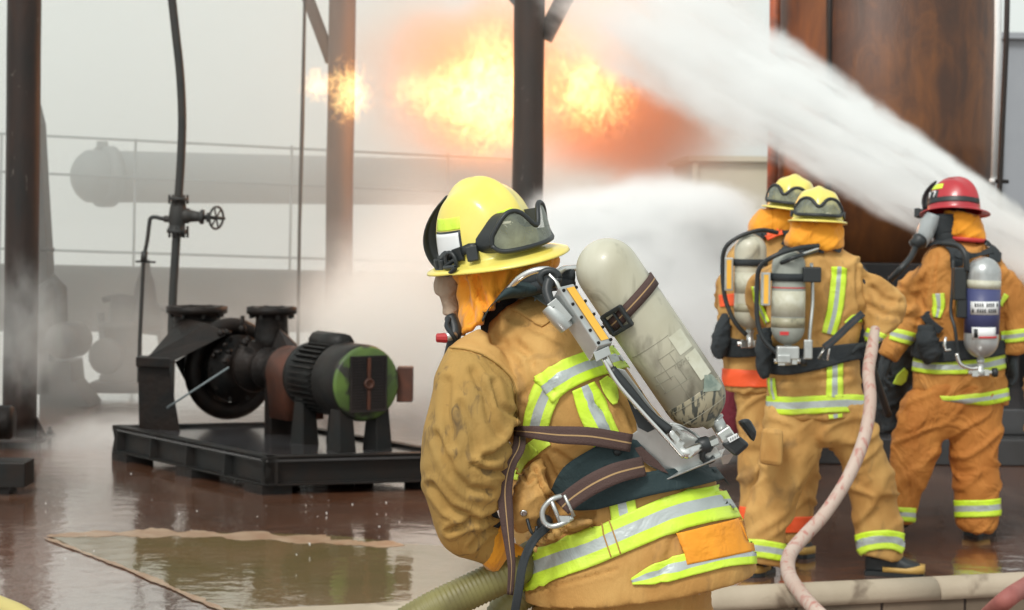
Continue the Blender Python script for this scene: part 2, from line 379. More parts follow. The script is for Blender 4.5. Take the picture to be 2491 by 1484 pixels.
# rod
d = 16.8
tag(obj('steel_rod', MB().tube([P(744, -150, d), P(740, 60, d), P(735, 300, d), P(728, 560, d), P(722, 1010, d)], [.012,.014,.018,.014,.014], 8), M['far_dark']), 'thin dark rod hanging left of the brown column', 'rod')

# curved riser with gate valve
def valve_pipe():
    d = 15.2; q = lambda x, y, dd=0: P(x, y, d+dd); s = d/F
    bb = q(420, 760); th = thing('valve_riser', 'curved pipe riser with a flanged valve and hand wheel', 'pipe', (bb.x, bb.y, 0))
    pts = smooth_path([q(395, -260), q(410, -80), (q(425, 60)), q(438, 180), q(443, 290), q(440, 390), q(434, 480), q(430, 560), q(424, 660), q(419, 760), q(410, 1090)], 5)
    obj('riser_pipe', MB().tube(pts, 10.5*s, 14), M['far_dark'], th)
    v = obj('valve_body', MB().lathe(q(435, 480), q(429, 570)-q(435, 480), [(0,.012*2),(0,24*s),(8*s,24*s),(8*s,17*s),(24*s,20*s),(45*s,22*s),(66*s,20*s),(78*s,17*s),(78*s,24*s),(88*s,24*s)], 18), M['far_dark'], th)
    for k in range(6):
        a = k*math.pi/3+.3; dx = math.cos(a)*22*s; dy = math.sin(a)*22*s
        for y0, y1 in ((474, 496), (550, 578)):
            obj('flange_bolt', MB().tube([q(434, y0)+Vector((dx, dy, 0)), q(434, y1)+Vector((dx, dy, 0))], 3*s, 6), M['far_dark'], v)
    ax = q(545, 531)-q(435, 523)
    obj('bonnet', MB().lathe(q(440, 524), ax, [(0, 18*s),(18*s, 19*s),(24*s, 15*s),(44*s, 12*s),(48*s,18*s),(56*s,18*s),(57*s,6*s),(62*s,6*s),(63*s,12*s),(67*s,12*s),(68*s,5*s),(108*s,3.5*s)], 14), M['far_dark'], v)
    axn = ax.normalized(); c = q(526, 530); up = Vector((0,0,1)); up = (up-axn*up.dot(axn)).normalized(); sd_ = axn.cross(up)
    tilt = lambda a, r: c + up*math.cos(a)*r + (sd_*.8+axn*-.45).normalized()*math.sin(a)*r
    m = MB().tube([tilt(2*math.pi*k/24, 27*s) for k in range(25)], 3*s, 8)
    for k in range(3):
        m.tube([tilt(math.pi*k/3+.4, 27*s), tilt(math.pi*k/3+.4+math.pi, 27*s)], 2.2*s, 6)
    m.sphere(c, 6*s, 10); obj('hand_wheel', m, M['far_dark'], v)
    pts = smooth_path([q(418, 534), q(395, 532), q(376, 528), q(366, 532), q(363, 545), q(358, 585), q(350, 630), q(346, 700), q(340, 830), q(338, 930)], 4)
    obj('branch_pipe', MB().tube(pts, 5*s, 10).tube([q(399, 532), q(418, 534)], 8*s, 10).tube([q(352, 612), q(349, 636)], 8*s, 10).tube([q(330, 636), q(378, 638)], 2.6*s, 8), M['far_dark'], th)
valve_pipe()

# dark pump set seen through the steam behind the left column
def side_pump():
    d = 17.4; q = lambda x, y, dd=0: P(x, y, d+dd); s = d/F
    b = q(140, 1000); th = thing('fan_unit', 'dark round-bodied machine in the steam behind the left column', 'machine', (b.x, b.y, 0))
    m = MB().prism([q(84, 960), q(84, 250), q(96, 300), q(106, 480), q(116, 640), q(122, 960)], (0, .25, 0)); obj('leaning_post', m, M['far_dark'], th, bevel=.01)
    m = MB().tube([q(112, 850), q(116, 700), q(132, 685), q(145, 700), q(148, 850)], [26*s, 24*s, 20*s, 18*s, 20*s], 10); obj('inlet_box', m, M['far_dark'], th)
    obj('round_casing', MB().lathe(q(146, 830, -.15), (.25,1,0), [(0,.02),(0,40*s),(.03,44*s),(.3,44*s),(.33,40*s)], 28), M['far_dark'], th)
    obj('foot', MB().prism([q(95, 880), q(172, 880), q(176, 930), q(222, 990), q(95, 1002)], (0, .5, 0)), M['far_dark'], th, bevel=.01)
    obj('stub_pipe', MB().tube([q(100, 607), q(132, 608)], 5*s, 8), M['far_dark'], th)
side_pump()
def misty_pump():
    d = 18.3; q = lambda x, y, dd=0: P(x, y, d+dd); s = d/F
    b = q(300, 950); th = thing('valve_manifold', 'grey manifold of valves and pipes fading into the steam', 'machine', (b.x, b.y, 0))
    obj('round_casing', MB().lathe(q(252, 868, -.2), (.2,1,0), [(0,.02),(0,38*s),(.04,44*s),(.35,44*s),(.38,38*s)], 24), M['far_dark'], th)
    m = MB().lathe(q(300, 940), (0,0,1), [(0,60*s),(.1,58*s),(.12,44*s),(.5,44*s),(.52,60*s),(.57,60*s),(.58,38*s),(.8,34*s)], 20); obj('valve_body', m, M['far_dark'], th)
    m = MB().lathe(q(352, 800), (0,0,1), [(0,50*s),(.1,46*s),(.26,30*s),(.4,24*s),(.5,14*s),(.62,10*s)], 18); obj('bonnet', m, M['far_dark'], th)
    for pts, r in (([q(250, 730), q(300, 722), q(380, 745), q(430, 760)], 8), ([q(240, 790), q(330, 800), q(430, 812)], 10), ([q(245, 760), q(252, 850)], 9), ([q(390, 760), q(405, 880), q(400, 960)], 16)):
        obj('header_pipe', MB().tube(smooth_path(pts, 3), r*s, 10), M['far_dark'], th)
    m = MB().box(q(320, 938), 90*s, .3, 12*s); obj('plinth', m, M['far_dark'], th, bevel=.01)
misty_pump()

# far vessels, their rail and wall
def vessel(x0, x1, yc, r, d, label, ring=True, legs=(), vm='far'):
    s = d/F; c0 = P(x0, yc, d); ax = (P(x1, yc+18, d+4)-c0); Ln = ax.length; axn = ax.normalized()
    th = thing('pressure_vessel', label, 'tank', (c0.x, c0.y, 0), 'horizontal vessels'); R = r*s
    prof = [(-R*.62, .01),(-R*.6,R*.22),(-R*.5,R*.5),(-R*.32,R*.76),(-R*.1,R*.94),(0,R)]
    o = obj('shell', MB().lathe(c0+axn*R*.6, axn, prof+[(Ln,R)], 32), M[vm], th)
    if ring: obj('flange_ring', MB().lathe(c0+axn*R*1.1, axn, [(0,R*.9),(0,R*1.18),(R*.5,R*1.18),(R*.5,R*.9)], 32).box(c0+axn*R*1.2+Vector((0,0,R*1.2)), R*.18, R*.2, R*.14), M[vm], th)
    for lx in legs:
        p = P(lx, yc, d); t = (p.x-c0.x)/ax.x; p = c0+ax*t
        obj('saddle', MB().box((p.x, p.y, (p.z-R*.6)/2), R*.5, R*.6, (p.z-R*.6)/2), M[vm], th)
    return th
vessel(178, 1250, 428, 64, 24, 'grey horizontal vessel with a domed flanged end, high in the steam', True, ())
vessel(-150, 1350, 722, 84, 19.8, 'broad low vessel lying in the steam behind the valve manifold', False, (), 'far_dark')  # dark steel here stands in for the shading of the low steam
def railing():
    d = 22.5; q = lambda x, y: P(x, y, d+(x)/900); s = d/F; b = q(0, 760); th = thing('railing', 'thin grey rail running in front of the high vessel', 'railing', (b.x, b.y, 0))
    for ya, yb in ((322, 385), (415, 470), (603, 640)):
        obj('rail', MB().tube([q(-60, ya), q(1300, yb+6)], 3.0*s, 8), M['far'], th)
    for x in (4, 330, 710, 1090):
        obj('post', MB().tube([q(x, 322+x*.045), Vector((q(x, 0).x, q(x, 0).y, 0))], 3.2*s, 8), M['far'], th)
railing()
def building(name, label, x0, x1, ytop, d, m, depth=6, roof=None):
    a = P(x0, ytop, d); b = P(x1, ytop, d)
    th = thing(name, label, 'building', ((a.x+b.x)/2, d+depth/2, 0)); h = a.z
    obj('wall', MB().box(((a.x+b.x)/2, d+depth/2, h/2), (b.x-a.x)/2, depth/2, h/2), m, th, bevel=.03)
    obj('roof', MB().box(((a.x+b.x)/2, d+depth/2, h+.06), (b.x-a.x)/2+.15, depth/2+.15, .06), m, th)
    for k in (0, 2):
        x = a.x+(b.x-a.x)*(.001 if k == 0 else .999)
        obj('wall_rib', MB().box((x, d-.04, h/2), .06, .04, h/2-.05), m, th)
building('grey_building', 'pale grey building beyond the rusty column at the right edge', 2432, 3300, 95, 40, M['greywall'])
building('cream_building', 'low cream building seen beneath the water jet', 1690, 2080, 392, 45, M['cream'])

# big rusty column at the right with its soot-black base
def tower_mat():
    m = bpy.data.materials.new('glow_tinted_rust_shell'); m.use_nodes = True; n = m.node_tree; b = n.nodes['Principled BSDF']; nb = NB(n)
    a = nb.noise(.9, 5, (1.5,1.5,.30), (3,0,0), .9); c = nb.noise(3.2, 8, (1.1,1.1,.55), (0,5,2), 1.2, .65); s2 = nb.noise(11, 4, (1.3,1.3,.10))
    r = n.nodes.new('ShaderNodeValToRGB'); e = r.color_ramp.elements
    e[0].position = .30; e[0].color = (.035,.024,.020,1); e[1].position = .68; e[1].color = (.36,.125,.030,1)  # rust tones, brightened and warmed for the fire's glow on the shell
    x = e.new(.43); x.color = (.075,.034,.020,1); x = e.new(.55); x.color = (.17,.065,.022,1)
    v = nb.math('ADD', nb.math('MULTIPLY', a, .6), nb.math('ADD', nb.math('MULTIPLY', c, .30), nb.math('MULTIPLY', s2, .10)))
    sx = nb.sep(); v = nb.math('ADD', v, nb.rng(sx[0], 1.6, 3.4, -.05, .07))
    nb.L(v, r.inputs[0]); nb.L(r.outputs[0], b.inputs['Base Color']); b.inputs['Roughness'].default_value = .5; b.inputs['Metallic'].default_value = .25
    bu = n.nodes.new('ShaderNodeBump'); bu.inputs['Distance'].default_value = .01; bu.inputs['Strength'].default_value = .6; nb.L(c, bu.inputs['Height']); nb.L(bu.outputs[0], b.inputs['Normal'])
    return m
def tower():
    d = 16.6; s = d/F; c = P(2145, 500, d+1.0); R = 268*(d+.8)/F
    th = thing('process_tower', 'huge heat-rusted steel tower behind the water jet', 'tower', (c.x, c.y, 0))
    rs = []
    top = P(2150, -420, d).z
    tm = tower_mat()
    zb = P(2145, 640, d).z
    m = MB(); m.lathe((c.x, c.y, zb), (.011, 0, 1), [(0, R),(.9, R),(.92,R*1.004),(1.0,R*1.004),(1.02,R),(top-zb, R)], 64)
    obj('shell', m, tm, th)
    p = P(2020, 0, d+.02)
    obj('drain_pipe', MB().tube([P(2021, -400, d+.15), P(2016, 100, d+.15), P(2012, 640, d+.15)], 8*s, 10), M['pole'], th)
    obj('edge_pipe', MB().tube([P(1886, -400, d+.75), P(1884, 200, d+.75), P(1874, 620, d+.75)], 14*s, 12), mat('orange_rust_pipe', (.32,.075,.02), .5, .2, var=(.15,.04,.015), scale=8), th)
    m = MB().box((c.x, c.y, zb-.10), R*1.25, R*1.1, .10).box((c.x, c.y, zb-.32), R*1.12, R*1.0, .12)
    obj('base_ring', m, M['blackwall'], th, bevel=.01)
    for x in (1800, 1930, 2060, 2190, 2320, 2450, 2560):
        q = P(x, 700, d-.3); obj('leg', MB().box((q.x, d-.3, (zb-.4)/2+.15), .09, .06, (zb-.4)/2-.16), M['blackwall'], th, bevel=.006)
    obj('skirt', MB().box((c.x+.25, d+.6, (zb-.3)/2), 1.55, .7, (zb-.3)/2), M['blackwall'], th)
    return th
tower()
def plinth():
    a = G(1900, 1125); m = MB(); th = thing('concrete_plinth', 'dark wet stepped concrete plinth under the rusty tower', 'plinth', (a.x+1.2, a.y, 0))
    obj('lower_step', MB().box((3.2, 15.2, .09), 2.9, 1.1, .09), M['wetdark'], th, bevel=.01)
    obj('upper_step', MB().box((3.25, 15.5, .27), 2.8, 1.1, .09), M['wetdark'], th, bevel=.01)
plinth()
d = 15.6; s = d/F
tag(obj('white_pipe', MB().tube([P(2428, -300, d), P(2427, 100, d), P(2418, 438, d)], 9*s, 12).tube([P(2418, 436, d), P(2417, 445, d)], 12*s, 12), M['whitepaint']), 'white vertical pipe beside the rusty tower', 'pipe')
pq = P(2420, 470, d)
tag(obj('steel_pole', MB().tube([P(2456, -300, d-.1), P(2447, 100, d-.1), P(2430, 470, d-.1), Vector((P(2422, 700, d).x, d-.1, .2))], [7*s]*4, 10).tube([P(2420, 440, d-.1), P(2452, 442, d-.1)], 5*s, 8), M['pole']), 'slim black pole right of the white pipe', 'pole')

# ------------------------------------------------------------------ pump skid
def pump():
    A = G(272, 1118); N = G(648, 1206); R = Vector((G(1110, 1192).x, G(1110, 1192).y, 0)); D = A+(R-N)
    th = thing('pump_skid', 'black burnt pump and motor bolted on a wet steel skid', 'pump', ((A.x+R.x)/2, (A.y+R.y)/2, 0))
    up = Vector((0,0,1)); u = (A-N).normalized(); v = (R-N).normalized()
    zb, zt = .055, .235
    tray = MB(); quad = [N, R, D, A]
    tray.hexa([p+up*(zt-.035) for p in quad], [p+up*(zt-.02) for p in quad]); obj('deck', tray, M['wetdark'], th)
    m = MB()
    def rail(a, b, inn, wid=.05, top=True):
        t = (b-a).normalized(); o_ = -inn*.06
        prof = [(0, zb), (0, zb+.012), (.05, zb+.014), (.05, zt-.012), (0, zt-.012), (0, zt), (.07, zt), (.07, zb)]
        # channel with its web set back and the web leaning out at the top
        rs = [[p+inn*x+up*z for x, z in prof] for p in (a, b)]
        m.rings(rs, 0, True, False)
    rail(N, R, u); rail(A, N, v); rail(D, A, -u); rail(R, D, -v)
    obj('channel_frame', m, M['irongrey'], th, bevel=.003)
    for k in range(5):
        p = A+(N-A)*(.02+k*.24); obj('stiffener', MB().prism([p+up*(zb+.012), p+v*.05+up*(zb+.012), p+v*.05+up*(zt-.012), p+v*.01+up*(zt-.012)], (N-A).normalized()*.012), M['irongrey'], th)
    for t_, w_ in ((.06,.12),(.5,.12),(.93,.12)):
        for e in (.07, .92):
            p = A+(N-A)*t_+(D-A)*e; obj('foot', MB().box(p+up*.025, .11, .09, .03, 0, (u, v, up)), M['iron'], th)
    # shaft line
    cm = P(895, 933, 12.75); cc = P(560, 912, 14.35); cm.z = .635; cc.z = .60
    ax = (cc-cm); ax.z = 0; ax.normalize(); sd_ = Vector((ax.y, -ax.x, 0))
    if sd_.x < 0: sd_ = -sd_
    # motor
    r = .240
    mo = obj('motor', MB().lathe(cm+ax*.03, ax, [(0,r*.9),(.0,r*.97),(.03,r),(.27,r*1.0),(.29,r*.9),(.30,r*.86),(.62,r*.86),(.63,r*.93),(.70,r*.90),(.74,r*.6),(.76,r*.3)], 40), M['irongrey'], th)
    m = MB()
    for k in range(36):
        a = 2*math.pi*k/36; dirv = sd_*math.cos(a)+up*math.sin(a); tn = -sd_*math.sin(a)+up*math.cos(a)
        m.box(cm+ax*.49+dirv*r*.90, .15, .005, r*.08, 0, (ax, tn, dirv))
    obj('cooling_fins', m, M['irongrey'], mo)
    obj('end_cap', MB().lathe(cm+ax*.03, -ax, [(0,r*.97),(.012,r*.95),(.02,r*.88),(.03,.02)], 40), M['green'], mo)
    m = MB(); gc = cm-ax*.006
    for sx in (-1, 1):
        for k in range(19):
            z = -.16+k*.0178; hw = .052
            m.box(gc+sd_*sx*.066+up*z, hw, .006, .0045, 0, (sd_, ax, up))
    for sx in (-1, 1): m.box(gc+sd_*sx*.124, .006, .007, .168, 0, (sd_, ax, up))
    for z in (-.168,.168): m.box(gc+up*z, .128, .007, .006, 0, (sd_, ax, up))
    obj('grille', m, M['blackwall'], mo)
    m = MB().box(gc+ax*.006, .12, .004, .16, 0, (sd_, ax, up)); obj('grille_recess', m, M['blackwall'], mo)
    obj('centre_bar', MB().box(gc-ax*.003, .011, .006, .16, 0, (sd_, ax, up)), M['rust'], mo)
    obj('hub', MB().lathe(gc-ax*.002, -ax, [(0,.036),(.014,.034),(.014,.020),(.004,.018),(.004,.002)], 20), M['rust'], mo)
    obj('terminal_box', MB().box(cm+ax*.36+sd_*r*1.1, .10, .05, .085, 0, (ax, sd_, up)).box(cm+ax*.3+sd_*(r*1.1+.06), .05,.02,.05,0,(ax,sd_,up)), M['rust'], mo, bevel=.006)
    obj('side_box', MB().box(P(985, 934, 13.0), .05, .06, .11), M['rust'], mo, bevel=.006)
    m = MB().tube([cm+ax*.30+up*(r*.93), cm+ax*.66+up*(r*.93)], .07, 10); obj('top_cover', m, M['irongrey'], mo)
    for a_, b_ in ((.10, 1), (.10, -1), (.58, 1), (.58, -1)):
        p = cm+ax*a_+sd_*.13*b_; obj('motor_foot', MB().hexa([Vector((p.x, p.y, zt-.03))+ax*x+sd_*y for x, y in ((-.09,-.06),(.09,-.06),(.09,.06),(-.09,.06))], [Vector((p.x, p.y, cm.z-.1))+ax*x+sd_*y for x, y in ((-.05,-.045),(.05,-.045),(.05,.045),(-.05,.045))]), M['irongrey'], mo, bevel=.008)
    # coupling guard + bearing housing
    gs = cm+ax*.80
    m = MB(); rs = []
    for t_ in (0, .02, .26, .28):
        rr = .17 if t_ in (0.02,.26) else .155; ring = []
        for k in range(21):
            a = -.35+ (math.pi+.7)*k/20; ring.append(gs+ax*t_+sd_*math.cos(a)*rr+up*math.sin(a)*rr)
        ring += [gs+ax*t_-sd_*rr*.8-up*.30, gs+ax*t_+sd_*rr*.8-up*.30]; rs.append(ring)
    m.rings(rs, 0, True, True); cg = obj('coupling_guard', m, M['rust'], th)
    m = MB()
    for k in range(6): m.box(gs+ax*.02+sd_*.165+up*(.07-.045*k), .05, .012, .006, 0, (ax, sd_, up))
    obj('guard_slots', m, M['alu'], cg)
    bh = cm+ax*1.08
    obj('bearing_housing', MB().lathe(bh, ax, [(0,.08),(.0,.14),(.04,.16),(.05,.11),(.22,.10),(.24,.14),(.27,.14),(.28,.10),(.38,.11),(.42,.17),(.46,.18),(.5,.15)], 32), M['iron'], th)
    obj('support_leg', MB().box(Vector((bh.x, bh.y, .38))+ax*.1, .05, .09, .17, 0, (ax, sd_, up)), M['iron'], th, bevel=.008)
    # volute
    R2 = .345; pts = []; rad = []
    vo = MB()
    for k in range(41):
        a = 2*math.pi*k/40; pts.append(cc+sd_*math.cos(a)*(R2-.06)+up*(math.sin(a)*(R2-.05)-.01)); rad.append(.062)
    vo.tube(pts, rad, 16, caps=False); vo.lathe(cc-ax*.08, ax, [(0,.05),(0,.17),(.03,.20),(.14,.25),(.2,.2),(.2,.02)], 32)
    vl = obj('volute', vo, M['iron'], th)
    for k in range(10):
        a = 2*math.pi*k/10; q = cc+(sd_*math.cos(a)+up*math.sin(a))*.215-ax*.10; obj('bolt', MB().tube([q, q-ax*.04], .016, 6, smooth=False), M['irongrey'], vl)
    m = MB().lathe(cc-ax*.12, -ax, [(0,.235),(.015,.235),(.02,.16),(.05,.15),(.06,.1)], 32); obj('cover_ring', m, M['iron'], vl)
    # nozzles
    def noz(x, yt, w, neck, y1, d, name):
        s = d/F; c = P(x, yt+7, d); nz = obj(name, MB().lathe((c.x, c.y, c.z-(y1-yt)*s), (0,0,1), [(0,neck*s*1.25),(.1,neck*s*1.05),((y1-yt-26)*s,neck*s),((y1-yt-20)*s,neck*s*1.04),((y1-yt-16)*s,w*s),((y1-yt)*s,w*s),((y1-yt)*s,neck*s*.85),((y1-yt-8)*s,neck*s*.8)], 32), M['iron'], th)
        for k in range(8):
            a = 2*math.pi*(k+.5)/8; q = Vector((c.x+math.cos(a)*w*s*.84, c.y+math.sin(a)*w*s*.84, c.z)); obj('flange_bolt', MB().tube([q+up*(-20*s-.02), q+up*.004], .015, 6, smooth=False), M['irongrey'], nz)
        return nz
    noz(479, 738, 74, 56, 850, 14.6, 'suction_nozzle'); noz(661, 740, 61, 39, 850, 14.1, 'discharge_nozzle')
    q = lambda x, y, dd: P(x, y, dd)
    # left support pedestal and the sloped arm up to the nozzle
    obj('pedestal', MB().hexa([q(338,1052,13.9), q(440,1058,13.75), q(425,1045,14.5), q(345,1040,14.5)], [q(335,884,13.9), q(410,886,13.8), q(405,884,14.4), q(345,882,14.4)]).hexa([q(330,892,13.85), q(414,896,13.72), q(412,892,14.45), q(340,888,14.5)], [q(330,868,13.85), q(414,872,13.72), q(412,868,14.45), q(340,864,14.5)]), M['iron'], th, bevel=.008)
    obj('sloped_arm', MB().hexa([q(356,868,13.95), q(412,884,13.85), q(556,812,14.1), q(505,786,14.2)], [q(364,864,14.25), q(420,880,14.15), q(556,790,14.4), q(440,772,14.5)]), M['iron'], th, bevel=.01)
    obj('web_plate', MB().prism([q(425,880,14.25), q(560,800,14.4), q(560,860,14.4), q(480,960,14.3), q(462,950,14.3)], (.02,.03,0)), M['iron'], th)
    obj('right_arm', MB().hexa([q(680,800,13.9), q(724,842,13.8), q(700,850,13.8), q(660,850,13.9)], [q(680,796,14.15), q(724,838,14.05), q(700,846,14.05), q(660,846,14.15)]), M['iron'], th, bevel=.008)
    obj('tie_rod', MB().tube([q(406,992,13.6), q(556,894,13.5)], .007, 8), M['far'], th)
    obj('vent_plug', MB().tube([q(590,805,14.2), q(590,768,14.2)], .015, 8).sphere(q(590,800,14.2), .03, 10), M['iron'], th)
    for k in range(16):
        rn = random.Random(k); x = rn.uniform(500,690); y = rn.uniform(800,880); p = q(x, y, 13.85+rn.random()*.3)
        obj('fitting', MB().tube([p, p+Vector((rn.uniform(-.06,.06), 0, rn.uniform(-.02,.05)))], rn.uniform(.012,.03), 8), M['iron'], th)
    rn = random.Random(2)
pump()
# partial machine at the left edge
def left_stub():
    b = G(20, 1212); th = thing('skid_end', 'end of a black skid with a round cap at the left edge', 'machine', (b.x-.3, b.y, 0))
    s = b.y/F
    a = G(85, 1206); 
    obj('channel', MB().box((a.x-.66, a.y+.12, .12), .6, .12, .075), M['irongrey'], th, bevel=.008)
    obj('foot', MB().box((a.x-.66, a.y+.12, .03), .5, .10, .03), M['iron'], th)
    p = P(-20, 1027, b.y+.5); obj('round_cap', MB().lathe(p-Vector((.3,0,0)), (1,0,0), [(0,.10),(.05,.105),(.41,.105),(.43,.095),(.43,.01)], 20), M['iron'], th)
    obj('cap_stand', MB().box((p.x-.15, p.y, p.z/2), .1, .08, p.z/2), M['iron'], th)
left_stub()

# ------------------------------------------------------------------ PEOPLE: cloth surfaces
def ring(cx, cy, d, ang, a, b, n=28, ex=2.3):
    s = d/F; c = P(cx, cy, d); e = math.radians(ang); e1 = EX*math.cos(e)+EZ*math.sin(e); out = []
    for k in range(n):
        t = 2*math.pi*k/n; ct, st = math.cos(t), math.sin(t)
        out.append(c+e1*(math.copysign(abs(ct)**(2/ex), ct)*a*s)+EY*(math.copysign(abs(st)**(2/ex), st)*b*s))
    return out
def loft(mb, rows, d0, n=28, ex=2.3, sub=3):
    # rows: (px, py, depth offset, angle, half width px, half depth px), splined
    k = list(zip(*rows)); k = [interp(list(v), sub) for v in k]
    mb.rings([ring(x, y, d0+dd, an, a, b, n, ex) for x, y, dd, an, a, b in zip(*k)]); return mb
def proj(V):
    V = np.asarray(V); x = V[:,0]; y = V[:,1]; z = V[:,2]-CAMH
    xc = cr*x - sr*z; zc = sr*x + cr*z
    return np.stack([CX+xc/y*F, HY-zc/y*F], 1)
def pdist(pts, poly):
    best = np.full(len(pts), 1e9)
    for a, b in zip(poly[:-1], poly[1:]):
        a = np.array(a, float); b = np.array(b, float); ab = b-a; t = np.clip(((pts-a)@ab)/(ab@ab+1e-9), 0, 1)
        best = np.minimum(best, np.linalg.norm(pts-(a+t[:,None]*ab), axis=1))
    return best
def clothe(name, mb, mats, parent, voxel, smooth=6, folds=(), wr=0.0, wscale=9, creases=(), seed=0, label=None, calm=()):
    """one continuous cloth surface: the lofts united, smoothed, then creased"""
    tmp = obj(name+'_tmp', mb, mats, None)
    r = tmp.modifiers.new('r', 'REMESH'); r.mode = 'VOXEL'; r.voxel_size = voxel; r.use_smooth_shade = True
    s = tmp.modifiers.new('s', 'SMOOTH'); s.factor = .6; s.iterations = smooth
    dg = bpy.context.evaluated_depsgraph_get(); ev = tmp.evaluated_get(dg); me = bpy.data.meshes.new_from_object(ev)
    bpy.data.objects.remove(tmp, do_unlink=True)
    n = len(me.vertices); V = np.empty(n*3); me.vertices.foreach_get('co', V); V = V.reshape(-1, 3)
    N = np.empty(n*3); me.vertex_normals.foreach_get('vector', N); N = N.reshape(-1, 3)
    D = np.zeros(n); bvs = BVHTree.FromPolygons([Vector(v) for v in V], [tuple(p.vertices) for p in me.polygons])
    if wr:
        off = Vector((seed*3.1, seed*1.7, 0))
        for i in range(n):
            p = Vector(V[i]); sw = noise.noise(p*2.2+off)
            u = p.x*.82+p.z*.57; v = p.z*.82-p.x*.57; u2 = p.x*.5-p.z*.86; v2 = p.x*.86+p.z*.5
            w_ = Vector((noise.noise(p*5+off), noise.noise(p*5+Vector((7,1,3))), 0))*.55
            a = noise.noise(Vector((u*wscale*.45, p.y*wscale*.5, v*wscale*1.35))+off+w_)
            a2 = noise.noise(Vector((v2*wscale*.45, p.y*wscale*.5, u2*wscale*1.35))-off+w_)
            b = noise.noise(Vector((u*wscale*1.1, p.y*wscale, v*wscale*2.8))+off+w_*2)
            t_ = min(1, max(0, .5+sw*2.2)); g_ = lambda x: math.exp(-(x/.13)**2)
            D[i] = wr*((g_(a)*t_+g_(a2)*(1-t_))*1.15 + (a+a2)*.55 + b*.30 - .35)
    if len(calm):
        px = proj(V)
        for path, wd in calm: D *= 1-.75*np.exp(-(pdist(px, path)/wd)**4)
    if len(creases):
        px = proj(V); front = N[:,1] < .35
        for c in creases:
            path, width, depth = c[0], c[1], c[2]
            dd = pdist(px, path)
            D += np.where(front, -depth*np.exp(-(dd/width)**2) + depth*.55*np.exp(-((dd-width*2.1)/(width*1.1))**2), 0)
    V = V+N*D[:,None]
    me.vertices.foreach_set('co', V.reshape(-1)); me.update()
    b = base_of(parent); me.transform(Matrix.Translation(-b))
    me.name = name; o = bpy.data.objects.new(name, me); col.objects.link(o); o.parent = parent
    me.polygons.foreach_set('use_smooth', [True]*len(me.polygons))
    bvh = BVHTree.FromPolygons([Vector(v) for v in V], [tuple(p.vertices) for p in me.polygons])
    if label: o['label'] = label
    SMOOTH[o.name] = bvs
    return o, bvh
SMOOTH = {}
CAMP = Vector((0, 0, CAMH))
LAST = [0.0]
def hit(bvh, px, py, d, off):
    t = P(px, py, d); dr = (t-CAMP).normalized(); r = bvh.ray_cast(CAMP, dr)
    if r[0] is not None and abs(r[0].y-d) < .55:
        LAST[0] = r[0].y; return r[0]+(r[1] if r[1].dot(dr) < 0 else -r[1])*off, r[1]
    if abs(LAST[0]-d) < .5: t = P(px, py, LAST[0]+.01)
    q = bvh.find_nearest(t)
    return q[0]+q[1]*off, q[1]
def band(name, bvh, path, wid, parent, d, mats=None, split=(.32,.68), across=9, off=.005, step=7, label=None, drop=None):
    """tape sewn on the cloth: path and width in picture units laid on the surface; lime-silver-lime across"""
    mats = mats or [M['lime'], M['silver']]
    pts = smooth_path([Vector((x, y, 0)) for x, y in path], max(2, int(40/step)))
    ws = interp(wid, max(2, int(40/step))) if hasattr(wid, '__len__') else [wid]*len(pts)
    ts = sorted(set([i/across for i in range(across+1)]+list(split)))
    rows = []
    for i, p in enumerate(pts):
        t = (pts[min(i+1, len(pts)-1)]-pts[max(i-1, 0)]).normalized(); nn = Vector((-t.y, t.x, 0))
        rows.append([hit(bvh, *(p+nn*ws[i]*(k-.5)).xy, d, off)[0] for k in ts])
    m = MB(); n = len(ts); vs = [v for r in rows for v in r]; fs = []; mi = []
    for i in range(len(rows)-1):
        for j in range(n-1):
            q = [i*n+j, i*n+j+1, (i+1)*n+j+1, (i+1)*n+j]
            if max((vs[q[0]]-vs[q[2]]).length, (vs[q[1]]-vs[q[3]]).length) > .09*d/5: continue
            fs.append(q); tm = (ts[j]+ts[j+1])/2; mi.append(1 if len(mats) > 1 and split[0] < tm < split[1] else 0)
    m.add(vs, fs, mi, True)
    o = obj(name, m, mats, parent, solid=.003)
    if label: o['label'] = label
    return o
def patch(name, bvh, quad, parent, d, m_, off=.005, n=10, label=None, solid=.003):
    a, b, c, e = [Vector((x, y, 0)) for x, y in quad]; vs = []
    for i in range(n+1):
        for j in range(n+1):
            u, v = i/n, j/n; p = (a*(1-u)+b*u)*(1-v)+(e*(1-u)+c*u)*v; vs.append(hit(bvh, p.x, p.y, d, off)[0])
    fs = [(i*(n+1)+j, (i+1)*(n+1)+j, (i+1)*(n+1)+j+1, i*(n+1)+j+1) for i in range(n) for j in range(n)]
    o = obj(name, MB().add(vs, fs, 0, True), m_, parent, solid=solid)
    if label: o['label'] = label
    return o
def ribbon(name, pts, wid, parent, mats, thick=.004, line=True, sub=5, side=None, label=None):
    """free webbing through 3D points; lies across the view"""
    p3 = smooth_path(pts, sub); ws = interp(wid, sub) if hasattr(wid, '__len__') else [wid]*len(p3)
    ts = [0,.2,.46,.54,.8,1]; rows = []
    for i, p in enumerate(p3):
        t = (p3[min(i+1, len(p3)-1)]-p3[max(i-1, 0)]).normalized(); sd_ = side.normalized() if side is not None else t.cross((p-CAMP).normalized()).normalized()
        rows.append([p+sd_*ws[i]*(k-.5) for k in ts])
    n = len(ts); vs = [v for r in rows for v in r]; fs = []; mi = []
    for i in range(len(rows)-1):
        for j in range(n-1): fs.append((i*n+j, i*n+j+1, (i+1)*n+j+1, (i+1)*n+j)); mi.append(1 if line and j == 2 else 0)
    o = obj(name, MB().add(vs, fs, mi, True), mats, parent, solid=thick)
    if label: o['label'] = label
    return o

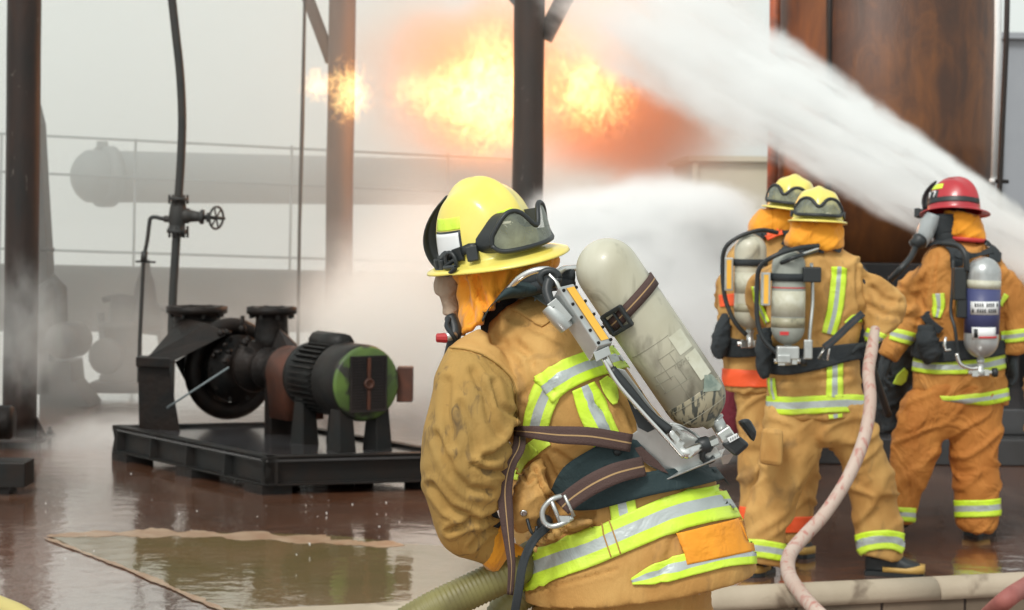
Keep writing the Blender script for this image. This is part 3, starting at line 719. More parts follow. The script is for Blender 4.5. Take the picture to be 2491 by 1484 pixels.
def frame(f, u):
    f = Vector(f).normalized(); u = Vector(u); u = (u-f*u.dot(f)).normalized(); return f, u.cross(f).normalized(), u
def helmet(parent, c, f, u, shell, size=1.0, goggles=True, strap=True, goggle_back=True, gh=.078, W=math.radians(64), dims=(.125,.110,.185), brim=(.028,.035,.085), nb=64):
    """c: centre of the brim plane. f points where the wearer looks."""
    Fv, Lv, Uv = frame(f, u); a, b, h = [x*size for x in dims]; bf, bs, bb = [x*size for x in brim]; k = size
    def shp(az, el, mul=1.0):        # az 0 = front; el 0..90deg
        x = math.cos(az)*math.cos(el)**.82*a*(1.04 if math.cos(az) < 0 else 1)*mul; y = math.sin(az)*math.cos(el)**.82*b*mul; z = math.sin(el)**.92*h
        yy = y/b
        rd = .011*math.exp(-(yy/.17)**2)+.006*math.exp(-((abs(yy)-.62)/.13)**2)
        g = 1+rd/.15*min(1, math.sin(el)*1.6)*1.0
        return c+Fv*(x*g)+Lv*(y*g)+Uv*(z*(1+rd/.16*math.sin(el)))
    def brimr(az, t):
        e = bf if math.cos(az) > 0 else bb
        ext = bs+(e-bs)*abs(math.cos(az))**1.6
        x = math.cos(az)*(a+ext*t); y = math.sin(az)*(b+ext*t)
        z = -ext*(.14*t+.14*t*t)*(1 if math.cos(az) < 0 else .8)
        return c+Fv*x+Lv*y+Uv*z
    rs = []
    for t in (1.0,.97,.7,.4,.15): rs.append([brimr(2*math.pi*j/nb, t)+(Uv*-.004*k if t == 1.0 else Vector()) for j in range(nb)])
    rs.append([shp(2*math.pi*j/nb, .02, 1.01) for j in range(nb)])
    for i in range(1, 25):
        el = math.radians(90*i/24-.3); rs.append([shp(2*math.pi*j/nb, el) for j in range(nb)])
    m = MB().rings(rs, 0, False)
    H = obj('helmet', m, shell, parent, solid=.004)
    H['_c'] = 0; del H['_c']
    def surf(az, z, off=0):      # point on the shell at height z
        el = math.asin(max(0, min(.999, (z/h)))**(1/.92)); p = shp(az, el); q = c+Uv*z
        o = (p-q); return q+o*(1+off/max(o.length, 1e-6))
    if goggles:
        n = 40
        A0 = math.pi if goggle_back else 0
        def offs(s): return k*(.010+.036*math.cos(s*1.5))
        def lo(s): return k*(.012 + .006*s*s + .020*abs(s)**9)
        def hi(s): return lo(s)+k*gh*(max(0, 1-abs(s)**3.2))**.55*(1+.10*math.cos(s*math.pi*2-math.pi)-.40*math.exp(-(s/.17)**2))
        out_t = []; out_b = []
        for i in range(n+1):
            s = -1+2*i/n; out_t.append((s, max(hi(s), lo(s)+.002))); out_b.append((s, lo(s)))
        loopc = out_b+out_t[::-1]
        flat = .5 if nb > 60 else .25
        def gpt(s, z, o): return surf(A0+s*W, z, o).lerp(c-Fv*(.160*k*(1 if goggle_back else -1))-Lv*(s*.096*k)+Uv*z*.95, flat)
        P3 = [gpt(s, z, offs(s)) for s, z in loopc]
        sk = [surf(A0+s*W*1.02, z*.98, .001) for s, z in loopc]
        m = MB().tube(P3+[P3[0]], (.0062 if nb > 60 else .0085)*k, 8); fs = MB()
        cut = [i for i, (s, z) in enumerate(loopc) if i > n and s <= .25]+list(range(n+1)); m.rings([[sk[i] for i in cut], [P3[i] for i in cut]], 0, False, True, closed=False)
        gf = obj('goggle_frame', m, M['black'], H)
        vs = []
        for i in range(n+1):
            for j in range(7): 
                s = -1+2*i/n; z = lo(s)+(max(hi(s), lo(s)+.002)-lo(s))*j/6; vs.append(gpt(s, z, offs(s)*1.02+.001))
        gl = obj('goggle_lens', MB().add(vs, [(i*7+j, i*7+j+1, (i+1)*7+j+1, (i+1)*7+j) for i in range(n) for j in range(6)], 0, True), M['lens'], H)
        if strap:
            for sg in (-1, 1):
                pts = []
                for i in range(15):
                    s = W*.97+(math.radians(168)-W)*i/14; z = k*(.038-.026*i/14+.004*math.sin(i*1.3)); pts.append((A0+sg*s, z))
                r1 = [surf(az_, z+.011*k, .004) for az_, z in pts]; r2 = [surf(az_, max(.002, z-.011*k), .006) for az_, z in pts]
                obj('goggle_strap', MB().rings([r1, r2], 0, False, True, closed=False), M['black'], H, solid=.004)
                az_, z = pts[3]; p = surf(az_, z, .008); t = (surf(pts[4][0], pts[4][1], .008)-p).normalized(); nn = (p-(c+Uv*z)).normalized()
                obj('strap_buckle', MB().box(p, .014*k, .005*k, .016*k, 0, (t, nn, nn.cross(t))), M['black'], H, bevel=.002)
    return H, surf, (Fv, Lv, Uv)

def glove(name, parent, wrist, palm_dir, nrm, curl=.5, size=1.0, m_=None, side=1):
    """palm, four separate curling fingers of unequal length and a thumb off the palm's side"""
    D = Vector(palm_dir).normalized(); Nn = Vector(nrm); Nn = (Nn-D*Nn.dot(D)).normalized(); S = D.cross(Nn)*side; k = size
    m = MB(); w_ = Vector(wrist)
    rs = []
    for t, hw, ht in ((-.03,.034,.026),(0,.035,.024),(.03,.042,.022),(.07,.046,.020),(.095,.044,.016),(.103,.036,.010)):
        cc = w_+D*t*k; rs.append([cc+S*math.cos(2*math.pi*j/14)*hw*k+Nn*math.sin(2*math.pi*j/14)*ht*k for j in range(14)])
    m.rings(rs)
    for i, (o_, L) in enumerate(((.034,.072),(.012,.082),(-.011,.077),(-.032,.060))):
        p = w_+(D*.088+S*o_)*k; pts = [p-D*.02*k, p]; a = 0; dr = D
        for q in range(3):
            a += curl*(.55+.12*i); dr = (D*math.cos(a)+Nn*math.sin(a)).normalized(); p = p+dr*L*k*(.42,.32,.26)[q]; pts.append(p)
        m.tube(smooth_path(pts, 2), interp([.0125*k,.0125*k,.0118*k,.011*k,.008*k], 2), 10)
    p = w_+(D*.025+S*.036)*k; pts = [p]; 
    for q in range(3):
        dr = (D*.75+S*(.65-.3*q)+Nn*curl*(.3+.35*q)).normalized(); p = p+dr*.028*k; pts.append(p)
    m.tube(smooth_path(pts, 2), interp([.015*k,.014*k,.0125*k,.009*k], 2), 10)
    return obj(name, m, m_ or M['blackcloth'], parent)
def boot(parent, heel, toe, top, m_=None, accent=True, sc_=1.0, label=None):
    heel = Vector(heel); toe = Vector(toe); t = (toe-heel); t.z = 0; L = t.length; t.normalize(); sd_ = Vector((-t.y, t.x, 0)); up = Vector((0,0,1))
    m = MB(); rs = []
    for u, z0, z1, w_ in ((-.02,.02,.10,.035),(.0,.0,.15,.042),(.25,0,.16,.044),(.45,.0,.12,.044),(.7,0,.085,.052),(.9,.0,.07,.048),(1.0,.01,.05,.03)):
        c = heel+t*L*u; zc = (z0+z1)/2; hz = (z1-z0)/2
        rs.append([c+sd_*math.copysign(abs(math.cos(a))**.8, math.cos(a))*w_*sc_+up*(zc+math.copysign(abs(math.sin(a))**.7, math.sin(a))*hz)*1.0 for a in [2*math.pi*j/16 for j in range(16)]])
    m.rings(rs); c0 = heel+t*L*.18
    m.tube([c0+up*.08, c0+up*.2, Vector(top)], [.052*sc_,.056*sc_,.062*sc_], 14)
    b = obj('boot', m, m_ or M['black'], parent)
    if label: b['label'] = label
    rs = []
    for u, w_ in ((-.03,.038),(.0,.046),(.3,.046),(.5,.046),(.72,.056),(.92,.050),(1.03,.03)):
        c = heel+t*L*u; rs.append([c-sd_*w_*sc_+up*.001, c+sd_*w_*sc_+up*.001, c+sd_*w_*sc_+up*.022, c-sd_*w_*sc_+up*.022])
    obj('boot_sole', MB().rings(rs, 0, True, False), M['black'], b)
    if accent:
        rs = []
        for u, w_ in ((.30,.048),(.5,.049),(.72,.0585),(.92,.053),(1.04,.034)):
            c = heel+t*L*u; rs.append([c-sd_*w_*sc_+up*.022, c+sd_*w_*sc_+up*.022, c+sd_*w_*sc_+up*(.045+.012*(u > .8)), c-sd_*w_*sc_+up*(.045+.012*(u > .8))])
        obj('boot_rand', MB().rings(rs, 0, True, True), M['brownboot'], b)
        c = heel+t*L*.3; obj('boot_strap', MB().tube([c+sd_*.05+up*.10, c+up*.165+t*.01, c-sd_*.05+up*.10], .012, 8), M['brownboot'], b)
    return b

def bodymesh(parent, head, neck, pelvis, shoulders, elbows, hands, knees, feet, hr=.095):
    """the figure inside the clothes: one continuous skinned surface"""
    vs = [pelvis, (Vector(pelvis)+Vector(neck))/2, neck, head+Vector((0,0,-.02)), head+Vector((0,0,.09))]
    es = [(0,1),(1,2),(2,3),(3,4)]; rad = [.10,.11,.055,hr*.85,hr*.7]
    for s_, e_, h_ in zip(shoulders, elbows, hands):
        i = len(vs); vs += [s_, e_, h_]; rad += [.06,.045,.03]; es += [(2,i),(i,i+1),(i+1,i+2)]
    for k_, f_ in zip(knees, feet):
        i = len(vs); vs += [k_, f_]; rad += [.045,.040]; es += [(0,i),(i,i+1)]
    b = base_of(parent); me = bpy.data.meshes.new('body'); me.from_pydata([tuple(Vector(v)-b) for v in vs], es, [])
    o = bpy.data.objects.new('body', me); col.objects.link(o)
    md = o.modifiers.new('k', 'SKIN'); md.use_smooth_shade = True
    for i, r in enumerate(rad): me.skin_vertices[0].data[i].radius = (r, r)
    me.skin_vertices[0].data[0].use_root = True
    u = o.modifiers.new('u', 'SUBSURF'); u.levels = 1; u.render_levels = 1
    dg = bpy.context.evaluated_depsgraph_get(); m2 = bpy.data.meshes.new_from_object(o.evaluated_get(dg))
    bpy.data.objects.remove(o, do_unlink=True); m2.name = 'body'; m2.materials.clear(); m2.materials.append(M['blackcloth'])
    o = bpy.data.objects.new('body', m2); col.objects.link(o); o.parent = parent; return o



# ------------------------------------------------------------------ NEAREST FIREFIGHTER
def near_person():
    bx = Q(1500, 500, .05); th = thing('person', 'nearest firefighter bending left over a hose, tan coat, yellow helmet with goggles on its back', 'person', (bx.x, bx.y, 0), 'firefighters')
    c = MB()
    loft(c, [(1232,752,.02,36,62,90),(1256,790,.02,38,104,145),(1292,850,.0,35,140,215),(1345,930,0,31,165,235),(1400,1020,0,27,176,228),(1450,1110,0,23,190,215),(1500,1200,0,17,222,222),(1535,1290,0,12,256,238),(1552,1385,0,7.6,284,252),(1552,1421,0,7.2,287,254)], 5.0, 40, 2.25, 4)
    loft(c, [(1215,850,-.13,-48,72,80),(1172,893,-.19,-28,98,95),(1153,960,-.22,-4,102,100),(1140,1040,-.235,0,112,104),(1131,1110,-.24,2,110,102),(1128,1180,-.235,4,98,92),(1133,1245,-.22,12,84,80),(1145,1293,-.20,35,73,70),(1186,1326,-.17,52,49,50),(1212,1342,-.15,56,43,45)], 5.0, 32, 2.2, 4)
    loft(c, [(1340,830,.20,-10,80,80),(1320,930,.27,0,82,82),(1310,1040,.27,0,78,78),(1310,1130,.22,0,70,70),(1300,1230,.14,20,62,62),(1290,1300,.08,50,50,50)], 5.0, 24, 2.2, 3)
    cre = [
     ([(1098,852),(1135,850),(1180,866),(1222,896),(1250,935),(1257,1000),(1258,1052)], 3.6, .007),
     ([(1108,862),(1135,860),(1176,876),(1214,904),(1240,940)], 2.0, .0022),
     ([(1255,1045),(1240,1075),(1205,1110),(1180,1112)], 8, .016),
     ([(1060,1060),(1100,1150),(1140,1190),(1190,1195)], 9, .010),
     ([(1150,905),(1180,960),(1190,1020),(1215,1060)], 9, .009),
     ([(1200,930),(1215,985),(1250,1010)], 7, .008),
     ([(1090,930),(1085,1000),(1100,1080)], 10, .008),
     ([(1120,985),(1150,1045),(1160,1100)], 9, .007),
     ([(1050,1180),(1090,1235),(1150,1260)], 8, .012),
     ([(1095,1290),(1140,1270),(1190,1262),(1225,1240)], 7, .012),
     ([(1145,1330),(1180,1290),(1215,1275)], 6, .009),
     ([(1150,1130),(1185,1150),(1228,1148)], 6, .009),
     ([(1200,830),(1280,850),(1350,900)], 10, .006),
     ([(1240,770),(1300,800),(1370,830)], 9, .006),
     ([(1290,880),(1320,905),(1350,955)], 7, .006),
     ([(1255,830),(1290,870),(1300,930),(1280,960)], 8, .006),
     ([(1240,757),(1270,783),(1305,795),(1345,780),(1352,760)], 2.6, .0035),
     ([(1350,1100),(1400,1135),(1425,1160)], 8, .008),
     ([(1330,1110),(1345,1150),(1365,1180)], 5, .006),
     ([(1300,1290),(1370,1270),(1440,1250)], 8, .012),
     ([(1280,1380),(1300,1320),(1330,1300)], 8, .010),
     ([(1330,1290),(1400,1300),(1440,1280)], 8, .010),
     ([(1500,960),(1530,1000),(1545,1040)], 8, .007),
     ([(1440,975),(1475,1010),(1500,1060)], 7, .006),
     ([(1290,1440),(1400,1412),(1500,1385)], 4, .006),
     ([(1640,1180),(1700,1195),(1760,1180)], 8, .005),
     ([(1640,1300),(1625,1370),(1600,1400)], 10, .006),
    ]
    hemp = [(1262,1398),(1370,1358),(1475,1317),(1560,1280),(1640,1248),(1720,1228),(1830,1213)]
    co, bv = clothe('coat', c, M['tan'], th, .0075, 5, wr=.0032, wscale=7.0, creases=cre, seed=1, calm=[(hemp, 46), ([(1536,1410),(1832,1345)], 34), ([(1312,1030),(1345,930),(1486,876)], 40), ([(1646,1335),(1820,1300)], 44)])
    # the sleeve of the near arm is dirtier: same surface, dirt keeps to the sleeve
    co.data.materials.append(M['tan_dirty']); b0 = base_of(th)
    cs = np.array([tuple(Vector(p.center)+b0) for p in co.data.polygons]); px = proj(cs)
    seam = [(1085,845),(1135,850),(1180,866),(1222,896),(1250,935),(1257,1000),(1258,1052),(1250,1120),(1228,1200),(1240,1300),(1260,1400)]
    sy = np.array([p[1] for p in seam]); sx = np.array([p[0] for p in seam])
    slv = (px[:,0] < np.interp(px[:,1], sy, sx)) & (px[:,1] > 848) & (cs[:,1] < 5.0) & (px[:,1] > 845+(px[:,0] > 1100)*np.clip((px[:,0]-1100)*.3, 0, 60))
    co.data.polygons.foreach_set('material_index', slv.astype(int).tolist())
    obj('armhole_seam', MB().tube([hit(bv, x, y, 4.85, .001)[0] for x, y in [(p.x, p.y) for p in smooth_path([Vector((a, b, 0)) for a, b in seam[:7]], 8)]], .0022, 6), M['tan_dirty'], co)
    # trousers to the ground, legs apart
    t = MB()
    loft(t, [(1545,1330,.02,5,200,180),(1520,1430,.02,4,215,190),(1515,1500,.02,2,215,185),(1515,1560,.02,0,205,175)], 5, 36, 2.3, 3)
    loft(t, [(1400,1480,-.05,0,110,125),(1370,1650,-.08,0,96,110),(1350,1800,-.10,0,84,95),(1340,1950,-.08,0,76,84),(1340,2140,-.06,0,70,76)], 5, 28, 2.3, 3)
    loft(t, [(1625,1480,.08,0,108,125),(1660,1650,.12,0,94,110),(1680,1800,.14,0,84,95),(1690,1950,.16,0,76,84),(1695,2110,.2,0,70,76)], 5, 28, 2.3, 3)
    tr, bt_ = clothe('trousers', t, M['tan'], th, .010, 5, wr=.007, wscale=8, seed=3, creases=[([(1655,1430),(1652,1484)],2.5,.004),([(1795-140,1440),(1700,1455),(1740,1450)],3,.004),([(1470,1436),(1480,1500)],8,.008),([(1370,1440),(1350,1520)],8,.012)])
    for x, y in ((1577,1441),(1637,1438),(1697,1437)):
        p, nn = hit(bt_, x, y, 4.85, .003); obj('eyelet', MB().lathe(p, nn, [(0,.008),(.002,.008),(.003,.006),(.001,.0035)], 14), M['chrome'], tr)
    boot(th, Vector((Q(1370,500,-.02).x+.03, 4.98, 0)), Vector((Q(1370,500,0).x-.22, 5.10, 0)), (Q(1345,500,-.06).x, 4.94, .3), accent=False)
    boot(th, Vector((Q(1710,500,.2).x+.03, 5.22, 0)), Vector((Q(1710,500,.2).x-.22, 5.34, 0)), (Q(1695,500,.2).x, 5.20, .3), accent=False)
    bodymesh(th, Q(1190,640,.06), Q(1232,775,.05), Q(1520,1400,.03), [Q(1225,925,-.12), Q(1330,900,.2)], [Q(1130,1150,-.22), Q(1312,1100,.24)], [Q(1215,1340,-.15), Q(1290,1320,.08)], [Q(1350,1800,-.1), Q(1680,1800,.14)], [Q(1340,2170,-.06), Q(1695,2130,.2)], hr=.08)
    # sewn tapes
    D = 4.82
    B = lambda pa, wd, **k: band('reflective_band', bv, pa, wd, co, D, step=6, across=12, **k)
    B([(1268,1095-60),(1300,1020),(1318,950)][0:0] or [(1300,1052),(1312,1000),(1330,955),(1352,925)], [62,64,66,70], split=(.30,.66))
    B([(1322,948),(1370,915),(1430,890),(1486,876),(1530,862)], [74,70,66,62,60], split=(.34,.66), off=.0075)
    B([(1416,940),(1440,995),(1466,1050),(1494,1115)], [56,72,72,68], split=(.30,.60), off=.0055, label='lime tape folded under the frame')
    B([(1462,922),(1480,950),(1492,985)], [22,34,12], split=(.9,.95), off=.0072, mats=[M['lime']])
    B([(1262,1112),(1285,1100),(1330,1066)], [34,36,38], split=(.85,.97), mats=[M['lime']], label='lime tape under the loose strap')
    B([(1247,1165),(1268,1118),(1300,1084)], [30,34,30], split=(.9,.95), mats=[M['lime']])
    B([(1519,1262),(1512,1218),(1508,1190)], [64,62,60], split=(.33,.66), label='short upright tape below the belt')
    hem = [(1262,1398),(1300,1384),(1370,1358),(1440,1332),(1475,1317),(1560,1280),(1640,1248),(1720,1228),(1800,1216),(1830,1213)]
    B(hem, [88,88,88,86,86,88,88,88,86,84], split=(.30,.64), off=.006, label='broad band round the coat hem')
    for xs in (1465, 1487):
        obj('band_seam', MB().tube([hit(bv, xs-6+k*3.2, 1270+k*9.5+(0 if xs < 1480 else -8), D, .009)[0] for k in range(10)], .0016, 6), M['tan'], co)
    B([(1536,1414),(1600,1394),(1690,1368),(1760,1352),(1832,1345)], [16,50,58,56,54], split=(.30,.66), off=.0062, label='short lower band at the back of the hem')
    patch('orange_patch', bv, [(1646,1298),(1812,1258),(1828,1342),(1668,1374)], co, D, M['orange_patch'], off=.0075, n=14)
    patch('shoulder_patch', bv, [(1243,752),(1292,716),(1372,764),(1318,796)], co, D, M['tan'], off=.004, n=10)
    patch('silver_patch', bv, [(1288,722),(1312,708),(1360,742),(1350,764)], co, D, M['silver'], off=.007, n=8)
    # bellows pocket with its snap
    po = MB(); loft(po, [(1300,1122,-.19,30,22,12),(1292,1150,-.20,20,36,22),(1290,1190,-.21,12,46,30),(1286,1235,-.21,6,44,30),(1280,1272,-.20,10,34,22),(1274,1292,-.19,10,20,12)], 5, 24, 2.4, 3)
    pk, bp = clothe('pocket', po, M['tan'], co, .006, 3, wr=.008, wscale=16, creases=[([(1300,1140),(1318,1180),(1335,1220),(1330,1270)],4,.012),([(1268,1150),(1285,1175),(1300,1160)],4,.010)], seed=5)
    pk.parent = co
    p, nn = hit(bp, 1273, 1246, 4.75, .002); obj('snap', MB().lathe(p, nn, [(0,.009),(.003,.0085),(.004,.006),(.003,.002)], 14), M['chrome'], co)
    # coat flap folds under the buckle
    fl = MB(); loft(fl, [(1300,1345,-.20,60,10,8),(1325,1305,-.22,40,22,14),(1370,1292,-.235,20,34,16),(1425,1268,-.24,12,30,14),(1450,1262,-.235,10,14,8)], 5, 20, 2.2, 3)
    fo, _ = clothe('flap', fl, M['tan'], co, .007, 3, wr=.009, wscale=14, seed=8, creases=[([(1310,1330),(1350,1306),(1410,1296)],4,.010)])
    fo.parent = co
    # hood drape, beige face cloth, dark collar
    h = MB()
    loft(h, [(1226,628,.03,9,132,112),(1234,664,.03,10,128,106),(1224,700,.02,20,112,98),(1190,742,0,32,84,100),(1168,768,-.02,40,72,100),(1150,792,-.04,40,42,70)], 5, 36, 2.3, 4)
    hc = [([(1160,676),(1172,720),(1188,750),(1180,780)],7,.012),([(1215,668),(1212,720),(1235,740)],8,.010),([(1250,668),(1230,700),(1205,740)],8,.012),([(1132,690),(1140,740),(1150,780)],9,.008),([(1285,650),(1262,676),(1238,700)],7,.008),([(1112,676),(1107,730),(1108,790)],4,.006)]
    clothe('hood', h, M['hood'], th, .007, 4, wr=.004, wscale=11, creases=hc, seed=11)
    f = MB(); loft(f, [(1098,662,.08,0,34,60),(1090,700,.08,-4,34,58),(1096,740,.07,-16,28,50),(1108,780,.05,-20,24,40),(1120,812,.04,-20,20,30)], 5, 24, 2.3, 3)
    clothe('face_cloth', f, M['beige'], th, .008, 4, wr=.006, wscale=12, seed=12)
    k = MB(); loft(k, [(1170,788,-.13,52,7,30),(1186,756,-.14,48,15,45),(1210,724,-.14,50,23,60),(1240,706,-.13,70,22,70),(1290,702,-.10,90,18,80),(1350,690,-.05,90,16,80)], 5, 24, 2.3, 4)
    clothe('collar', k, M['navy'], th, .006, 3, wr=.002, wscale=12, seed=13)
    obj('shoulder_padding', MB().tube(smooth_path([Q(1250,712,-.10), Q(1290,684,-.12), Q(1340,672,-.13), Q(1395,672,-.12)], 4), .017, 12).tube(smooth_path([Q(1262,716,-.13), Q(1300,700,-.15), Q(1345,694,-.16), Q(1390,690,-.12)], 4), .014, 12), M['blackcloth'], th)
    # helmet
    H, surf, (Fv, Lv, Uv) = helmet(th, Q(1192,622,.03), (-.743,.669,-.13), (-.16,-.15,1), M['yellow'], 1.0, gh=.090, W=math.radians(66), dims=(.126,.114,.184), brim=(.040,.038,.082), nb=96)
    def spatch(name, a0, a1, z0, z1, m_, off):
        vs = [surf(a0+(a1-a0)*i/10, z0+(z1-z0)*j/8, off) for i in range(11) for j in range(9)]
        return obj(name, MB().add(vs, [(i*9+j, (i+1)*9+j, (i+1)*9+j+1, i*9+j+1) for i in range(10) for j in range(8)], 0, True), m_, H, solid=.0015)
    spatch('lime_sticker', .90, 1.74, .088, .116, M['lime'], .002)
    spatch('black_border', .84, 1.74, .012, .086, M['black'], .002)
    spatch('white_sticker', .86, 1.69, .016, .081, M['white'], .0035)
    spatch('rear_sticker', 2.62, 3.0, .085, .108, M['lime'], .002)
    # black shield standing in front of the helmet
    rs = []
    for i in range(13):
        v = i/12; z = -.01+.172*v; wd = .055*math.sin(math.pi*min(1, .25+v*.75))**.6+.004; fx = .150+.026*math.sin(math.pi*v)**.8-.05*v*v
        rs.append([H.matrix_world.to_3x3() @ (Q(1192,622,.03)+Fv*(fx-.012*(s_*s_))+Lv*(wd*s_)+Uv*z) for s_ in (-1,-.5,0,.5,1)])
    obj('front_shield', MB().rings(rs, 0, False, True, closed=False), M['black'], H, solid=.004)
    # strap hardware low on the near side
    ctr = Q(1192,622,.03)
    for a_, z, s_ in ((.95,.006,.013),(1.20,.008,.010),(1.95,.026,.013)):
        p = surf(a_, z, .012); nn = (p-ctr).normalized(); tt = nn.cross(Uv).normalized(); obj('strap_buckle', MB().box(p, s_*1.1, .008, s_*1.4, 0, (tt, nn, nn.cross(tt))), M['black'], H, bevel=.003)
    lp = [surf(1.50+.12*math.sin(t_), .016+.022*math.cos(t_), .016) for t_ in [2*math.pi*i/16 for i in range(17)]]
    obj('strap_loop', MB().tube(lp, .0055, 8), M['black'], H)
    obj('chin_strap', MB().tube(smooth_path([surf(.8,.02,.012), surf(.95,.0,.016), Q(1088,668,-.06), Q(1108,650,-.1), surf(1.35,.004,.02), surf(1.6,.02,.014)], 4), .006, 8), M['black'], H)
    # gloved hand on the hose
    gl = glove('glove', th, Q(1186,1330,-.13), (.5,.1,-.35), (.5,.5,-.5), 1.0, 1.0, M['hood'], -1)
    cu = MB(); loft(cu, [(1190,1310,-.165,52,52,50),(1214,1346,-.15,56,50,48),(1226,1362,-.14,56,40,40)], 5, 24, 2.2, 3); obj('glove_cuff', cu, M['hood'], th)
    # chest regulator
    ch = thing('breathing_regulator', 'small regulator with a red knob on the chest of the nearest firefighter', 'regulator', Q(1092,820,-.1))
    obj('knob', MB().lathe(Q(1060,822,-.12), (1,0.1,0), [(0,.007),(.002,.0105),(.022,.012),(.026,.012),(.028,.008)], 10, smooth=False), M['knob'], ch)
    obj('valve_body', MB().tube([Q(1083,820,-.12), Q(1106,817,-.1)], .0105, 14), M['alu'], ch)
    obj('hose', MB().tube(smooth_path([Q(1096,772,-.06), Q(1106,800,-.08), Q(1103,830,-.09), Q(1094,870,-.06)], 4), [.016]*13, 12), M['black'], ch)
    obj('bracket', MB().tube(smooth_path([Q(1092,775,-.08), Q(1086,792,-.1), Q(1098,812,-.12), Q(1110,830,-.1)], 4), .006, 8), M['blackcloth'], ch)
    return th, bv
NP, NBV = near_person()

# ------------------------------------------------------------------ its air pack
def near_pack():
    c0 = Q(1478,657,-.155); c1 = Q(1688,966,-.155); ax = (c1-c0).normalized(); Ln = (c1-c0).length; R = .0755
    th = thing('air_pack', 'scuffed cream air cylinder with silver frame on the back of the nearest firefighter', 'air pack', c0+Vector((0,.1,-.3)), 'air packs')
    sph = lambda sgn, n: [(sgn*math.sin(a)*R, math.cos(a)*R) for a in [math.pi/2*i/n for i in range(n+1)]]
    top = [(-h, r) for h, r in [(math.sin(math.pi/2*i/10)*R, math.cos(math.pi/2*i/10)*R) for i in range(10, -1, -1)]]
    cy = obj('cylinder', MB().lathe(c0, ax, top+[(Ln*.25,R*1.008),(Ln*.6,R*1.008),(Ln-.012,R)], 56), M['cyl'], th)
    bot = [(Ln-.012,R),(Ln-.010,R*1.004)]+[(Ln+math.sin(math.pi/2*i/10)*R*.95, math.cos(math.pi/2*i/10)*R) for i in range(1, 9)]+[(Ln+R*.98,.02),(Ln+R*1.05,.018)]
    obj('scuffed_dome', MB().lathe(c0, ax, bot, 56), M['cyl_scuff'], cy)
    up = EY*-1; up = (up-ax*up.dot(ax)).normalized(); q = ax.cross(up)       # up faces the camera, q goes across
    if q.dot(EX) < 0: q = -q
    def on(t, a, off=.001): return c0+ax*t+(up*math.cos(a)+q*math.sin(a))*(R*1.01+off)
    def cpatch(name, t0, t1, a0, a1, m_, off=.0012):
        vs = [on(t0+(t1-t0)*i/6, a0+(a1-a0)*j/12, off) for i in range(7) for j in range(13)]
        return obj(name, MB().add(vs, [(i*13+j, (i+1)*13+j, (i+1)*13+j+1, i*13+j+1) for i in range(6) for j in range(12)], 0, True), m_, cy)
    cpatch('pale_sticker', .205, .255, .35, .95, M['label_pale']); cpatch('pale_sticker', .262, .33, .45, 1.0, M['label_pale'])
    # torn green triangle sticker
    vs = [on(.335, .95, .0015), on(.355, .30, .0015), on(.325,.65,.0015), on(.375, .80, .0015), on(.372,1.05,.0015)]
    obj('torn_sticker', MB().add(vs, [(0,2,1,3,4)], 0, False), M['label_green'], cy, solid=.001)
    m = MB()
    for t_, a0, a1 in ((.20,-1.1,.4),(.235,-.3,.3),(.265,-.75,.35),(.285,-.9,-.2),(.31,-.8,.3),(.36,-1,.4),(.395,-1.2,.9)):
        m.tube([on(t_, a0+(a1-a0)*i/12, .0002) for i in range(13)], .0007, 5)
    for t0, t1, a in ((.235,.29,-.3),(.265,.31,-.72),(.235,.31,.1),(.285,.36,-.15)): m.tube([on(t0+(t1-t0)*i/4, a, .0002) for i in range(5)], .0007, 5)
    obj('label_outline', m, M['label_line'], cy)
    rn = random.Random(9); m = MB()
    for k in range(26):
        t_ = .268+.012*rn.random(); a = .0+.55*k/26; m.box(on(t_, a), .0012+.001*rn.random(), .0006, .0004, 0, (ax, ax.cross(up), up))
    obj('label_print', m, M['label_line'], cy)
    # strap round the cylinder, with its square buckle
    tb = .095
    def st(a, s_, o): return c0+ax*(tb+.0+s_-.018*math.sin(a*1.0))+(up*math.cos(a)+q*math.sin(a))*(R*1.01+o)
    rows = [[st(-math.pi+2*math.pi*i/48, s_, .004) for s_ in (-.016,-.002,.001,.016)] for i in range(49)]
    n = 4; vs = [v for r in rows for v in r]; fs = []; mi = []
    for i in range(48):
        for j in range(3): fs.append((i*n+j, i*n+j+1, (i+1)*n+j+1, (i+1)*n+j)); mi.append(1 if j == 1 else 0)
    sp = obj('cylinder_strap', MB().add(vs, fs, mi), [M['web'], M['webline']], th, solid=.003)
    bc = st(-.62, 0, .010); bn = (up*math.cos(-.62)+q*math.sin(-.62)); bt2 = bn.cross(ax)
    m = MB()
    for sx in (-1, 1): m.box(bc+ax*sx*.024, .005, .032, .005, 0, (ax, bt2, bn))
    for sy in (-1, 1): m.box(bc+bt2*sy*.029, .027, .0045, .006, 0, (ax, bt2, bn))
    m.box(bc+bt2*.004, .027, .003, .004, 0, (ax, bt2, bn)); obj('buckle', m, M['black'], sp, bevel=.0025)
    # alarm box
    L = Vector((1454-1358, 0, -(843-698)))/1000; o_ = Q(1358,698,-.285); toB = Q(1395,689,-.262)-o_; toG = Q(1338,736,-.258)-o_
    L = Q(1454,843,-.285)-o_
    def hexb(o, l, a, b): return [[o, o+a, o+a+b, o+b], [o+l, o+l+a, o+l+a+b, o+l+b]]
    A_, B_ = hexb(o_, L, toB, toG)
    bx = obj('alarm_box', MB().hexa(A_, B_), M['alu'], th, bevel=.003)
    nb_ = L.cross(toB).normalized(); nb_ = nb_ if nb_.y < 0 else -nb_
    m = MB().add([o_+L*.05+toB*.38+nb_*.002, o_+L*.05+toB*.86+nb_*.002, o_+L*.93+toB*.86+nb_*.002, o_+L*.93+toB*.38+nb_*.002], [(0,1,2,3)], 0, False)
    obj('amber_strip', m, M['gold'], bx, solid=.002)
